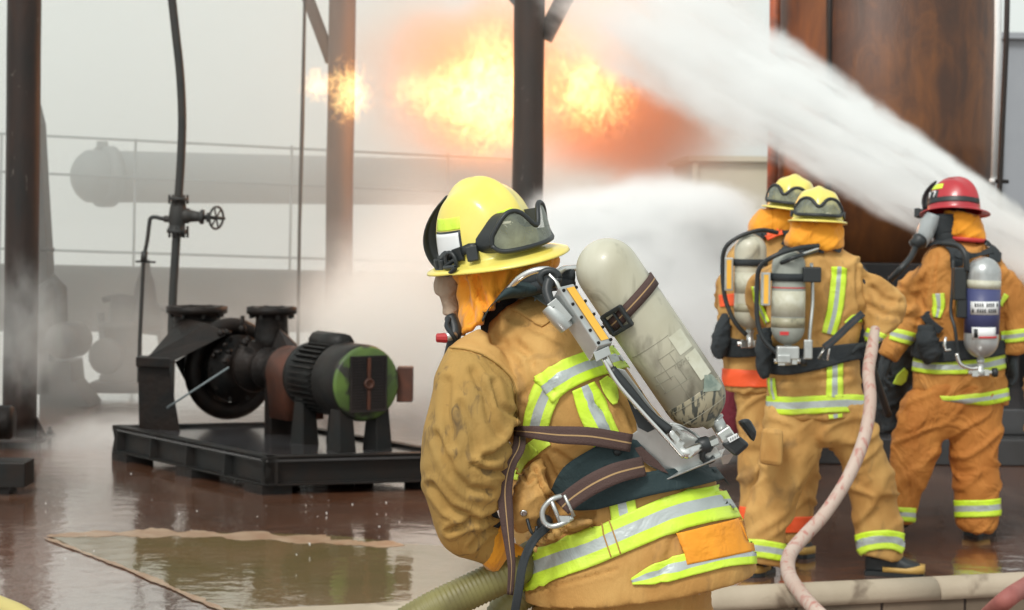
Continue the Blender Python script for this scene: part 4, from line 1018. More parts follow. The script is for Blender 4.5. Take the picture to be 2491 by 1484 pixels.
    for t_ in (.07,.30,.52,.74,.95):
        for e in (.15,.97): obj('screw', MB().lathe(o_+L*t_+toB*e+nb_*.001, nb_, [(0,.0042),(.002,.004),(.003,.002)], 8), M['irongrey'], bx)
    m = MB().prism([o_+L*.0+toB*-.04+nb_*.001, o_+toB*1.05+nb_*.001, o_+toB*1.05+L*.02+nb_*.001, o_+L*.02+nb_*.001], nb_*.004)
    obj('hinge_plate', MB().tube([Q(1334,745,-.27), Q(1362,778,-.275), Q(1378,800,-.275)], [.020,.021,.017], 14).prism([Q(1330,742,-.29),Q(1352,725,-.29),Q(1392,772,-.29),Q(1376,790,-.29)], (0,.01,0)), M['alu'], bx, bevel=.001)
    obj('end_bracket', MB().prism([Q(1443,858,-.28),Q(1480,842,-.27),Q(1486,862,-.27),Q(1450,880,-.28)], (0,.008,0)), M['alu'], bx, bevel=.001)
    # steel-wound hose and clamp on the shoulder
    pts = smooth_path([Q(1235,708,-.17), Q(1262,678,-.2), Q(1295,660,-.21), Q(1330,656,-.21), Q(1352,664,-.2), Q(1372,655,-.15), Q(1400,652,-.05)], 16)
    obj('wound_hose', MB().tube(pts, [.0075+.0011*(i % 2) for i in range(len(pts))], 10), M['chrome'], th)
    pts = smooth_path([Q(1336,668,-.24), Q(1354,690,-.25), Q(1362,715,-.25), Q(1364,738,-.25)], 14)
    obj('wound_hose', MB().tube(pts, [.0052+.0009*(i % 2) for i in range(len(pts))], 8), M['chrome'], th)
    obj('clamp', MB().tube([Q(1336+22*math.cos(a), 676+17*math.sin(a), -.24) for a in [2*math.pi*i/20 for i in range(21)]], .009, 10), M['black'], th)
    obj('air_hose', MB().tube(smooth_path([Q(1336,680,-.25), Q(1330,705,-.26), Q(1336,730,-.27), Q(1348,752,-.28)], 5), .012, 12), M['black'], th)
    # black hose and bright pressure line down to the valve
    obj('fitting', MB().tube([Q(1465,862,-.25), Q(1478,884,-.25), Q(1489,902,-.25)], [.012,.010,.009], 12), M['chrome'], th)
    obj('air_hose', MB().tube(smooth_path([Q(1487,898,-.25), Q(1530,950,-.255), Q(1575,1005,-.25), Q(1628,1048,-.25)], 5), .0115, 12), M['black'], th)
    obj('pressure_line', MB().tube(smooth_path([Q(1466,872,-.262), Q(1500,930,-.265), Q(1560,1000,-.265), Q(1620,1065,-.265), Q(1662,1112,-.26)], 5), .0052, 10), M['chrome'], th)
    # frame plate and its tray
    m = MB().prism([Q(x, y, -.205+ (y-1080)*.0002) for x, y in [(1508,1090),(1532,1060),(1549,1048),(1545,1000),(1520,940),(1498,895),(1520,900),(1556,950),(1600,1010),(1660,1050),(1745,1090),(1756,1112),(1612,1172),(1570,1176)]], (0,.006,0))
    pl = obj('frame_plate', m, M['alu'], th, bevel=.0015)
    obj('tray_lip', MB().prism([Q(1604,1172,-.215), Q(1755,1110,-.215), Q(1764,1090,-.16), Q(1650,1130,-.13), Q(1590,1150,-.16)], (0,.002,-.004)).prism([Q(1752,1112,-.215),Q(1790,1098,-.16),Q(1770,1128,-.15),Q(1757,1130,-.17)], (0,.006,0)), M['alu'], pl, bevel=.001)
    obj('plate_label', MB().prism([Q(1500,905,-.222),Q(1560,950,-.222),Q(1600,1040,-.222),Q(1575,1052,-.222),Q(1552,1040,-.222)], (0,.003,0)), M['black'], pl)
    obj('slot_webbing', MB().prism([Q(1542,1090,-.214),Q(1560,1086,-.214),Q(1600,1122,-.214),Q(1626,1152,-.214),Q(1608,1146,-.214),Q(1566,1124,-.214)], (0,.004,0)), M['web'], pl)
    m = MB()
    for k in range(5): m.tube(smooth_path([Q(1600+k*6,1040,-.2), Q(1640+k*10,1030+k*5,-.2), Q(1690+k*5,1055+k*5,-.2)], 4), .003, 6)
    obj('slotted_bars', m, M['alu'], pl)
    # valve, gauge, knobs
    v = obj('valve_neck', MB().tube([Q(1733,1008,-.155), Q(1745,1030,-.16), Q(1757,1052,-.165)], [.017,.017,.016], 18).lathe(Q(1738,1018,-.155), ax, [(0,.018),(.0,.021),(.006,.021),(.006,.018)], 18), M['alu'], th)
    obj('valve_block', MB().box(Q(1768,1062,-.185), .022, .018, .018, 0, (ax, EY, ax.cross(EY))), M['chrome'], v, bevel=.004)
    obj('gauge_boot', MB().hexa([Q(1752,1080,-.225),Q(1796,1058,-.225),Q(1824,1082,-.22),Q(1790,1112,-.22)], [Q(1752,1080,-.165),Q(1796,1058,-.165),Q(1824,1082,-.16),Q(1790,1112,-.16)]), M['black'], v, bevel=.008)
    obj('gauge_window', MB().prism([Q(1768,1066,-.229),Q(1792,1054,-.229),Q(1798,1064,-.229),Q(1775,1077,-.229)], (0,.004,0)), M['white'], v)
    m = MB()
    for k in range(4): m.box(Q(1777+k*5.2, 1069-k*2.8, -.2305), .0007, .0008, .003)
    obj('gauge_ticks', m, M['black'], v)
    obj('hand_knob', MB().hexa([Q(1794,1022,-.16),Q(1822,1016,-.16),Q(1842,1050,-.15),Q(1834,1078,-.15)], [Q(1790,1024,-.10),Q(1820,1018,-.10),Q(1838,1048,-.10),Q(1830,1076,-.10)]), M['black'], v, bevel=.009)
    obj('coupling', MB().lathe(Q(1722,1080,-.20), (-.95,0,-.3), [(-.01,.012),(0,.020),(.02,.021),(.028,.016),(.03,.010)], 18), M['black'], v)
    obj('hex_nut', MB().tube([Q(1724,1078,-.205), Q(1742,1070,-.2)], .013, 6, smooth=False), M['chrome'], v)
    obj('elbow', MB().tube(smooth_path([Q(1628,1048,-.25), Q(1640,1066,-.25), Q(1652,1090,-.25), Q(1668,1102,-.25), Q(1690,1092,-.24), Q(1700,1086,-.22)], 4), interp([.009,.011,.010,.014,.012,.010], 4), 12), M['chrome'], v)
    for x, y in ((1640,1062),(1650,1082),(1676,1102)): obj('hex_nut', MB().tube([Q(x-5,y-5,-.25), Q(x+5,y+5,-.25)], .0135, 6, smooth=False), M['chrome'], v)
    obj('latch', MB().tube(smooth_path([Q(1712,1090,-.21), Q(1708,1115,-.21), Q(1726,1122,-.2), Q(1738,1112,-.2)], 3), .007, 8), M['black'], v)
    # waist belt pad lies on the coat
    SBV = SMOOTH[[o_.name for o_ in NP.children if o_.name.startswith('coat')][0]]
    BP = lambda name, pa, wd, mats, **k: band(name, SBV, pa, wd, th, 4.82, mats=mats, step=6, across=6, **k)
    BP('waist_pad', [(1360,1200),(1400,1172),(1450,1140),(1500,1120),(1552,1130)], [36,96,104,106,100], [M['navy']], off=.016)
    BP('waist_pad', [(1390,1232),(1440,1214),(1500,1196),(1580,1178),(1680,1168),(1760,1150),(1796,1140)], [10,50,58,56,44,44,40], [M['navy']], off=.022)
    ribbon('waist_webbing', [Q(1366,1234,-.268), Q(1392,1210,-.275), Q(1440,1178,-.282), Q(1490,1154,-.278), Q(1530,1142,-.262), Q(1566,1134,-.24)], [.044,.046,.048,.048,.046,.046], th, [M['web'], M['webline']])
    for x, y in ((1496,1097),(1543,1166)):
        p, nn = hit(NBV, x, y, 4.82, .018); obj('rivet', MB().lathe(p, nn, [(0,.010),(.004,.009),(.006,.005),(.006,.001)], 14), M['black'], th)
    # bright belt buckle
    m = MB(); bz = -.275
    m.tube(smooth_path([Q(1368,1206,bz+.01), Q(1340,1216,bz), Q(1320,1240,bz), Q(1322,1268,bz), Q(1340,1280,bz), Q(1366,1274,bz), Q(1392,1258,bz+.01)], 4), .0065, 8)
    m.tube([Q(1340,1216,bz), Q(1362,1270,bz)], .005, 8).tube([Q(1372,1204,bz), Q(1396,1256,bz)], .004, 8).box(Q(1372,1262,bz), .012, .004, .007)
    obj('belt_buckle', m, M['alu'], th)
    W = [M['web'], M['webline']]
    ribbon('side_strap', [Q(1252,1048,-.20), Q(1300,1052,-.262), Q(1360,1058,-.265), Q(1440,1062,-.262), Q(1535,1078,-.235)], [.022,.030,.040,.042,.042], th, W)
    ribbon('hanging_strap', [Q(1262,1040,-.16), Q(1262,1085,-.25), Q(1240,1130,-.27), Q(1228,1190,-.27), Q(1232,1260,-.27), Q(1238,1320,-.27), Q(1244,1380,-.27), Q(1240,1446,-.26)], [.026,.030,.030,.034,.032,.024,.018,.014], th, W)
    ribbon('trailing_strap', [Q(1330,1282,-.24), Q(1296,1316,-.28), Q(1272,1370,-.29), Q(1262,1430,-.29), Q(1250,1500,-.27)], .020, th, [M['blackcloth']]*2, line=False)
    obj('strap_hook', MB().tube(smooth_path([Q(1282,1262,-.24), Q(1290,1290,-.25), Q(1300,1300,-.25), Q(1306,1280,-.25)], 3), .004, 8).sphere(Q(1325,1272,-.22), .02, 12), M['black'], th)
near_pack()

# hose in the nearest firefighter's hands
def rib_hose(pts, r, label, name='ribbed_hose'):
    p = smooth_path(pts, 10); L = sum((a-b).length for a, b in zip(p[:-1], p[1:])); n = int(L/.0035); q = []; acc = 0; tgt = 0; i = 0
    cum = [0]
    for a, b in zip(p[:-1], p[1:]): cum.append(cum[-1]+(b-a).length)
    for k in range(n):
        s = L*k/(n-1)
        while i < len(p)-2 and cum[i+1] < s: i += 1
        t = (s-cum[i])/max(1e-9, cum[i+1]-cum[i]); q.append(p[i].lerp(p[i+1], min(1, t)))
    return tag(obj(name, MB().tube(q, [r+.0016*math.sin(k*math.pi/1.5) for k in range(n)], 26), M['ribhose'], origin=pts[0]), label, 'hose', 'fire hoses')
rib_hose([Q(1420,1330,.12), Q(1320,1345,-.02), Q(1240,1392,-.12), Q(1140,1440,-.16), Q(1020,1500,-.18), Q(860,1610,-.15), Q(700,1800,-.1), Q(500,2120,.1), Q(200,2210,.5)], .041, 'olive ribbed hose held at the waist of the nearest firefighter')
rib_hose([Q(1420,1400,.10), Q(1340,1420,-.02), Q(1262,1452,-.05), Q(1215,1500,-.05), Q(1180,1640,-.05), Q(1160,1900,0), Q(1050,2190,.1)], .036, 'second olive hose dropping behind the hanging black strap')

# ------------------------------------------------------------------ FIREFIGHTERS BEHIND
def pack(label, d, top, bot, r, body, dd=-.30, box=None, bands=(), straps=(), valve=True, boxm=None, hoses=(), knob=True):
    s = d/F; c0 = P(top[0], top[1]+r, d+dd); c1 = P(bot[0], bot[1]-r*1.1, d+dd); ax = (c1-c0).normalized(); Ln = (c1-c0).length; R = r*s
    th = thing('air_pack', label, 'air pack', c0+Vector((0,.05,-.3)), 'air packs')
    topc = [(-math.sin(math.pi/2*i/8)*R, math.cos(math.pi/2*i/8)*R) for i in range(8, -1, -1)]
    botc = [(Ln+math.sin(math.pi/2*i/8)*R*1.05, max(.018, math.cos(math.pi/2*i/8)*R)) for i in range(0, 9)]+[(Ln+R*1.25,.018)]
    cy = obj('cylinder', MB().lathe(c0, ax, topc+[(Ln*.5,R)]+botc, 36), body, th)
    for nm, t0, t1, m_, rr in bands: obj(nm, MB().lathe(c0, ax, [(t0*Ln, R*.98),(t0*Ln, R*rr),(t1*Ln, R*rr),(t1*Ln, R*.98)], 36), m_, cy)
    for t0, wd in straps:
        sp = obj('cylinder_strap', MB().lathe(c0+ax*Ln*t0, ax, [(-wd*s, R*.99),(-wd*s, R*1.09),(wd*s, R*1.09),(wd*s, R*.99)], 36), M['blackcloth'], th)
    e = c1+ax*R*1.1
    v = obj('valve_neck', MB().lathe(e, ax, [(0,.018),(.01,.022),(.02,.017),(.05,.017),(.055,.026),(.085,.026),(.09,.012)], 16), M['alu'], th)
    if valve:
        q = e+ax*.07
        obj('valve_bar', MB().tube([q-EX*.062, q+EX*.062], .012, 10).box(q-EX*.03-EY*.01, .016,.016,.02).box(q+EX*.03-EY*.01, .012,.014,.016), M['chrome'], v, bevel=.002)
        if knob: obj('hand_wheel', MB().lathe(q+EX*.06, EX, [(0,.016),(.005,.024),(.028,.024),(.032,.015)], 10), M['black'], v)
    if box:
        x0, y0, x1, y1 = box; c = P((x0+x1)/2, (y0+y1)/2, d+dd-.02); lean = (ax+Vector((0,0,0))).normalized(); sd_ = lean.cross(EY).normalized()
        b = obj('alarm_box', MB().box(c, (x1-x0)/2*s, .022, (y1-y0)/2*s, 0, (sd_, EY, lean)), boxm or M['alu'], th, bevel=.003)
        if not boxm:
            obj('amber_strip', MB().box(c-EY*.0235-sd_*.0, (x1-x0)*.26*s, .0015, (y1-y0)*.44*s, 0, (sd_, EY, lean)), M['gold'], b)
    for nm, pts, rad, m_ in hoses:
        obj(nm, MB().tube(smooth_path([P(x, y, d+z) for x, y, z in pts], 5), rad, 10), m_, th)
    return th
def person(label, d, coat, legs, cm, tm, hel, hood, name='person', bands=(), lbands=(), creases=(), seed=0, boots=(), voxel=.013):
    x0 = (legs[0][0][0]+legs[1][0][0])/2; gx = P(x0, 900, d)
    th = thing('person', label, 'person', (gx.x, d, 0), 'firefighters')
    c = MB()
    for rows in coat: loft(c, rows, d, 28, 2.25, 3)
    co, bv = clothe('coat', c, cm, th, voxel, 4, wr=.0115, wscale=6.5, seed=seed, creases=creases, calm=[(kw['path'], (kw['wid'] if not hasattr(kw['wid'], '__len__') else max(kw['wid']))*.6) for kw in bands])
    t = MB()
    for rows in legs: loft(t, rows, d, 24, 2.25, 3)
    tr, bt_ = clothe('trousers', t, tm, th, voxel, 4, wr=.0145, wscale=6, seed=seed+.5, calm=[(kw['path'], max(kw['wid']) if hasattr(kw['wid'], '__len__') else kw['wid']) for kw in lbands])
    for kw in bands: band('reflective_band', kw.pop('bv', bv), parent=co, d=d, off=.007, step=4, **kw)
    for kw in lbands: band('reflective_band', bt_, parent=tr, d=d, off=.008, step=4, **kw)
    for b in boots: boot(th, *b)
    if hood:
        h = MB(); loft(h, hood, d, 24, 2.2, 3); clothe('hood', h, M['hood'], th, .010, 3, wr=.009, wscale=12, seed=seed+2)
    H = None
    if hel:
        H = helmet(th, P(hel['x'], hel['y'], d+hel.get('dd', 0)), hel['f'], hel['u'], hel['m'], hel.get('s', 1), goggles=hel.get('g', True), dims=hel.get('dims', (.125,.112,.165)), brim=hel.get('brim', (.03,.035,.07)), nb=48)
    return th, co, bv, tr, bt_, H
# middle one, hand on hip
d3_ = 9.75
T3 = [(1985,588,0,0,44,38),(1984,612,0,0,78,52),(1984,650,0,0,112,66),(1980,740,0,0,116,70),(1975,820,0,0,113,66),(1978,900,0,0,112,66),(1984,965,0,0,119,68),(1985,1016,0,0,121,68)]
A3r = [(2060,632,.0,-40,46,46),(2112,658,.02,-30,50,50),(2143,705,.02,-12,53,50),(2150,755,0,0,50,46),(2148,795,-.02,15,44,40),(2132,828,-.03,40,32,32),(2112,850,-.03,50,26,28)]
A3l = [(1905,632,.0,35,46,46),(1870,665,.06,20,46,50),(1858,730,.16,5,42,46),(1880,800,.28,-20,38,40),(1930,850,.36,-60,30,32)]
L3a = [(1930,985,0,0,66,62),(1922,1060,0,0,68,62),(1914,1125,0,2,66,58),(1893,1190,0,6,63,54),(1874,1240,0,6,60,52),(1862,1310,0,3,51,48),(1862,1366,0,-8,48,46),(1862,1374,0,-8,44,42)]
L3b = [(2045,985,0,0,72,62),(2066,1050,.02,-4,74,60),(2102,1125,.05,-8,66,56),(2124,1210,.08,-6,62,52),(2138,1290,.10,-4,58,50),(2140,1346,.10,-10,57,50),(2140,1356,.10,-10,52,46)]
hl = Vector((-.12,1,-.03))
p3, co3, bv3, tr3, bt3, H3 = person('firefighter with hand on hip and broad lime hem band, standing astride behind the kerb', d3_, [T3, A3r, A3l], [L3a, L3b, [(1985,950,0,0,112,62),(1990,1030,0,0,100,58),(1993,1062,0,0,62,50),(1995,1080,0,0,26,36)]], M['tan'], M['tan'],
    dict(x=1988, y=538, f=(.12,1,-.10), u=(.05,.12,1), m=M['yellow'], dims=(.13,.118,.155), brim=(.02,.020,.058)),
    [(1985,535,0,0,60,52),(1984,562,-.02,-2,66,58),(1980,592,-.03,-3,74,62),(1982,606,-.03,-3,66,54)], seed=21,
    bands=[dict(path=[(2040,650),(2036,700),(2028,760),(2014,812)], wid=[36,37,37,34], split=(.36,.64)),
           dict(path=[(2029,880),(2029,925),(2028,966)], wid=40, split=(.34,.66)),
           dict(path=[(1862,985),(1920,987),(1985,984),(2050,981),(2105,983)], wid=43, split=(.30,.68), label='broad band round the hem'),
           dict(path=[(2030,1007),(2031,1016)], wid=34, split=(.34,.66)), dict(path=[(1876,1009),(1890,1010)], wid=10, split=(.9,.95)),
           dict(path=[(1878,918),(1880,945),(1886,972)], wid=[16,16,14], split=(.4,.7)),
           dict(path=[(2106,812),(2132,822),(2163,832)], wid=[30,32,28], split=(.34,.66), label='cuff band'),
           dict(path=[(1838,695),(1846,740),(1868,785)], wid=[18,18,14], split=(.4,.7)),
           dict(path=[(2058,790),(2075,775),(2096,772)], wid=20, split=(.3,.7))],
    lbands=[dict(path=[(1808,1330),(1860,1335),(1914,1346)], wid=[42,44,42], split=(.32,.66), label='lime band round the left ankle'),
            dict(path=[(2078,1332),(2105,1318),(2140,1312),(2175,1314),(2200,1326)], wid=[48,48,46,46,46], split=(.30,.66), label='lime band round the right ankle')],
    creases=[([(2085,640),(2082,700),(2090,760),(2098,790)],4,.012),([(2120,700),(2150,730),(2190,735)],6,.012),([(2105,740),(2150,765),(2190,770)],6,.010),([(2000,640),(2030,670),(2060,665)],7,.008),([(1880,985-60),(1960,930),(2060,915)],7,.010)],
    boots=[(G(2108,1396), G(2243,1404), P(2132,1338,d3_+.10)), (G(1866,1390), G(1822,1404), P(1862,1350,d3_))])
tk = obj('pocket', MB().hexa([P(1853,1040,9.42),P(1905,1045,9.40),P(1902,1135,9.42),P(1845,1128,9.44)], [P(1853,1040,9.60),P(1905,1045,9.60),P(1902,1135,9.6),P(1845,1128,9.6)]), M['tan'], tr3, bevel=.02)
bodymesh(p3, P(1988,540,9.75), P(1985,610,9.75), P(1985,920,9.75), [P(1910,650,9.75), P(2070,650,9.75)], [P(1865,750,9.95), P(2148,750,9.75)], [P(1925,850,10.1), P(2115,850,9.7)], [P(1912,1130,9.75), P(2105,1130,9.8)], [P(1862,1372,9.75), P(2140,1372,9.85)])
glove('glove', p3, P(2116,846,9.70), (-.8,.1,-.45), (.1,-.6,-.6), .6, 1.0, M['blackcloth'], 1)
# belt gear on the middle one
def waist(name_label, parent, bv, path, wd, d, packx=None):
    bv = SMOOTH[[o_.name for o_ in parent.children if o_.name.startswith('coat')][0]]
    band('waist_belt', bv, path, wd, parent, d, mats=[M['blackcloth']], off=.022, step=5)
waist('', p3, bv3, [(1850,862),(1905,880),(1980,872),(2050,858),(2105,850)], [70,64,56,44,38], d3_)
def pouch(parent, rows, d, seed=1):
    m = MB(); loft(m, rows, d, 20, 2.3, 3); o, _ = clothe('hip_pad', m, M['blackcloth'], parent, .011, 3, wr=.010, wscale=12, seed=seed); return o
pouch(p3, [(1862,795,-.12,0,14,20),(1856,840,-.14,4,20,26),(1858,880,-.14,0,19,26),(1860,920,-.13,0,12,20)], d3_, 31)
obj('belt_buckle', MB().tube([P(2006,845,9.38),P(1990,872,9.38),P(2012,876,9.38),P(2016,848,9.38),P(2006,845,9.38)], .006, 8), M['chrome'], p3)
ribbon('side_strap', [P(2098,762,9.50), P(2068,788,9.43), P(2030,825,9.39), P(2004,846,9.37)], .034, p3, [M['blackcloth'], M['web']])
for pts in ([(1896,640),(1915,612),(1950,596),(1995,594),(2040,612)], [(1905,655),(1930,628),(1965,614),(2005,612)]):
    band('shoulder_strap', bv3, pts, 15, p3, d3_, mats=[M['blackcloth']], off=.02, step=5)
pk3 = pack('grey and olive air cylinder worn by the firefighter with hand on hip', d3_, (1918,607), (1916,840), 40, M['cylgrey'], dd=-.24, box=(1851,664,1872,742),
    bands=[('pale_label', .40, .82, M['label_pale'], 1.008), ('olive_dome', .84, 1.0, M['cyl2'], 1.005), ('red_print', .34,.36,M['redp'],1.004)], straps=[(.18,9)],
    hoses=[('air_hose', [(1990,598,-.22),(1940,604,-.30),(1885,622,-.33),(1848,650,-.30),(1841,700,-.28),(1842,780,-.28),(1860,830,-.29),(1900,868,-.30)], .011, M['black']),
           ('air_hose', [(1986,610,-.20),(1935,625,-.34),(1900,640,-.30)], .010, M['black']),
           ('bright_hose', [(1990,604,-.235),(1955,616,-.30),(1930,625,-.33)], .006, M['chrome']),
           ('frame_rod', [(1973,640,-.20),(1976,730,-.22),(1970,800,-.25),(1966,868,-.25)], .008, M['alu'])])
obj('strap_clasp', MB().box(P(1973,668,9.47), .042, .03, .035), M['black'], pk3, bevel=.006)
m = MB().box(P(1915,858,9.42), .05,.03,.03).box(P(1905,872,9.40), .03,.03,.02).box(P(1965,850,9.46), .02,.01,.045); obj('valve_guard', m, M['alu'], pk3, bevel=.006)
obj('red_mark', MB().box(P(1907,811,9.4325), .02,.003,.008), M['redp'], pk3)

# left-hand one, half hidden
d2_ = 10.35
T2 = [(1888,548,0,0,40,36),(1880,575,0,0,66,50),(1862,620,0,0,94,60),(1848,700,0,0,102,64),(1846,790,0,0,98,62),(1850,880,0,0,94,62),(1858,935,0,0,98,64),(1860,955,0,0,99,64)]
A2l = [(1800,610,.0,35,38,40),(1775,680,.05,15,38,44),(1780,760,.15,0,36,40),(1820,810,.25,-30,32,34)]
A2r = [(1930,600,0,-30,38,40),(1965,660,.1,-10,38,40),(1950,760,.25,20,34,36)]
L2a = [(1845,930,0,0,58,56),(1846,1010,0,0,56,54),(1842,1090,0,0,48,50),(1838,1200,0,0,43,46),(1838,1290,0,0,40,42),(1838,1340,0,0,38,40)]
L2b = [(1925,930,0,0,58,56),(1940,1010,0,0,52,54),(1950,1090,0,-4,46,48),(1944,1200,0,4,42,44),(1938,1290,0,4,37,40),(1934,1322,0,0,34,38)]
p2, co2, bv2, tr2, bt2, H2 = person('firefighter half hidden at the left of the background three, red-orange band round the coat', d2_, [T2, A2l, A2r], [L2a, L2b], M['tan'], M['tan'],
    dict(x=1925, y=508, f=(.42,1,-.12), u=(.18,.12,1), m=M['yellow'], dims=(.125,.115,.160), brim=(.02,.020,.060), s=1.02),
    [(1902,508,0,0,54,48),(1890,530,0,0,60,54),(1884,552,0,0,66,58),(1880,572,0,0,58,50)], seed=41,
    bands=[dict(path=[(1755,916),(1800,920),(1850,921),(1900,920),(1958,916)], wid=41, mats=[M['orange_tape']], split=(.9,.95), label='red-orange band round the coat'),
           dict(path=[(1752,732),(1770,730),(1790,728)], wid=30, mats=[M['orange_tape']], split=(.9,.95))],
    lbands=[dict(path=[(1800,1246),(1840,1250),(1878,1246)], wid=30, mats=[M['orange_tape']], split=(.9,.95)),
            dict(path=[(1902,1277),(1935,1276),(1975,1274)], wid=38, mats=[M['orange_tape']], split=(.9,.95))],
    boots=[(G(1842,1362), G(1810,1372), P(1838,1320,d2_)), (G(1934,1352), G(1970,1358), P(1934,1310,d2_))])
bodymesh(p2, P(1905,520,d2_), P(1888,575,d2_), P(1860,930,d2_), [P(1805,630,d2_), P(1930,620,d2_)], [P(1780,740,d2_+.1), P(1955,720,d2_+.15)], [P(1820,810,d2_+.25), P(1950,790,d2_+.3)], [P(1842,1100,d2_), P(1950,1100,d2_)], [P(1838,1345,d2_), P(1934,1330,d2_)])
waist('', p2, bv2, [(1752,836),(1790,846),(1850,846),(1930,840)], [50,46,40,40], d2_)
pouch(p2, [(1768,760,-.05,-8,10,20),(1758,800,-.08,-10,22,28),(1752,840,-.1,-8,22,30),(1745,872,-.1,-8,12,22)], d2_, 33)
for pts in ([(1818,610),(1835,585),(1865,566),(1900,562)], [(1905,556),(1915,578),(1905,600)]):
    band('shoulder_strap', bv2, pts, 20, p2, d2_, mats=[M['blackcloth']], off=.02, step=5)
band('red_flash', bv2, [(1862,580),(1880,572),(1898,566)], 16, p2, d2_, mats=[M['orange_tape']], off=.028, step=5)
pack('cream air cylinder on the back of the half hidden firefighter', d2_, (1825,570), (1824,800), 38, M['cyl'], dd=-.25, box=(1761,628,1782,706),
    bands=[('dome_cap', .86,1.0,M['cyl2'],1.005),('pale_label',.36,.70,M['label_pale'],1.006)], straps=[(.20,8)],
    hoses=[('air_hose', [(1890,566,-.22),(1850,560,-.28),(1800,575,-.3),(1766,600,-.3),(1757,640,-.28),(1762,720,-.28),(1785,780,-.3),(1815,815,-.3)], .011, M['black'])])

# right-hand one in the red helmet
d4_ = 10.9
T4 = [(2335,585,0,0,44,36),(2338,603,0,0,76,48),(2340,635,0,0,100,60),(2337,700,0,0,101,64),(2333,780,0,0,98,62),(2331,850,0,0,104,62),(2332,905,0,0,112,64),(2336,950,0,-2,114,66),(2340,974,0,-5,111,66)]
A4l = [(2268,628,.0,35,42,44),(2232,668,.02,28,44,46),(2208,715,.03,15,43,44),(2200,765,.02,0,40,40),(2188,812,.0,-18,35,36),(2166,852,-.01,-30,28,30),(2156,870,-.01,-30,24,26)]
A4r = [(2412,628,0,-35,40,44),(2442,672,0,-18,44,46),(2460,730,0,-6,43,44),(2466,790,0,0,38,40),(2466,840,0,0,33,34),(2464,862,0,0,29,30)]
L4a = [(2278,950,0,0,74,60),(2245,1020,0,8,68,58),(2228,1090,0,8,62,54),(2208,1170,0,10,50,48),(2192,1240,0,8,40,42),(2186,1272,0,0,34,38)]
L4b = [(2380,950,0,0,68,60),(2372,1040,0,0,64,58),(2372,1120,0,0,58,54),(2375,1210,0,0,55,50),(2376,1268,0,0,52,48),(2380,1290,0,0,42,42)]
p4, co4, bv4, tr4, bt4, H4 = person('firefighter in a red helmet with a black face mask, standing right of the other two', d4_, [T4, A4l, A4r], [L4a, L4b, [(2330,930,0,0,110,62),(2314,1010,0,0,98,58),(2308,1042,0,0,56,50),(2306,1060,0,0,24,36)]], M['tan2'], M['tan3'],
    dict(x=2318, y=516, f=(-.80,.60,-.10), u=(.28,.05,1), m=M['red'], g=False, dims=(.135,.12,.175), brim=(.042,.020,.060), s=1.02),
    [(2340,518,0,-12,46,48),(2342,545,0,-12,48,50),(2345,568,0,-8,50,52),(2346,584,0,-5,44,44)], seed=61,
    bands=[dict(path=[(2216,884),(2260,892),(2330,893),(2395,888),(2446,876)], wid=[34,34,34,36,38], split=(.32,.68), label='lime band below the waist belt'),
           dict(path=[(2254,966),(2300,976),(2350,974),(2405,968),(2453,958)], wid=[14,26,28,30,30], split=(.34,.66)),
           dict(path=[(2281,714),(2283,745),(2278,772)], wid=[32,30,18], split=(.34,.66)),
           dict(path=[(2166,812),(2192,818),(2226,826)], wid=[28,32,30], split=(.34,.66), label='left cuff band'),
           dict(path=[(2432,820),(2462,818),(2500,812)], wid=[28,30,30], split=(.34,.66), label='right cuff band'),
           dict(path=[(2448,716),(2440,728),(2430,742)], wid=12, split=(.9,.95))],
    lbands=[dict(path=[(2154,1252),(2190,1250),(2224,1252)], wid=34, split=(.34,.66)),
            dict(path=[(2319,1238),(2348,1237),(2400,1236),(2434,1232)], wid=42, split=(.32,.66))],
    creases=[([(2278,620),(2272,690),(2264,760)],4,.012),([(2405,640),(2418,700),(2424,770)],4,.012),([(2190,700),(2225,720),(2250,750)],6,.010),([(2175,770),(2205,770),(2235,780)],6,.010)],
    boots=[(G(2404,1296), G(2356,1304), P(2382,1270,d4_)), (G(2178,1296), G(2150,1300), P(2190,1262,d4_))])
bodymesh(p4, P(2325,540,d4_), P(2338,600,d4_), P(2335,880,d4_), [P(2270,635,d4_), P(2410,635,d4_)], [P(2202,750,d4_), P(2462,740,d4_)], [P(2160,868,d4_), P(2464,860,d4_)], [P(2228,1100,d4_), P(2374,1110,d4_)], [P(2190,1270,d4_), P(2378,1285,d4_)])
glove('glove', p4, P(2463,872,d4_), (.0,-.1,-1), (-.9,-.2,0), .35, 1.05, M['blackcloth'], 1)
glove('glove', p4, P(2160,872,d4_-.02), (-.2,.1,-1), (.7,-.2,.2), .5, 1.0, M['blackcloth'], -1)
m = MB(); loft(m, [(2300,520,-.0,0,34,42),(2298,560,0,4,30,38),(2300,590,0,0,28,34)], d4_, 20, 2.2, 3); obj('inner_hood', m, M['blackcloth'], p4)
def face_mask():
    m = MB(); loft(m, [(2270,522,-.02,-20,18,28),(2258,548,-.02,-20,22,30),(2246,575,-.02,-25,20,26),(2238,596,-.02,-30,14,18)], d4_, 20, 2.2, 3)
    k = obj('face_mask', m, M['mask'], p4)
    obj('mask_nozzle', MB().lathe(P(2246,578,d4_-.04), P(2218,600,d4_-.06)-P(2246,578,d4_-.04), [(0,.030),(.02,.042),(.04,.044),(.05,.036),(.075,.034),(.08,.02)], 18), M['black'], k)
    obj('breathing_hose', MB().tube(smooth_path([P(2228,596,d4_-.05), P(2216,625,d4_-.12), P(2190,655,d4_-.16), P(2165,680,d4_-.1)], 6), .017, 12), M['black'], k)
face_mask()
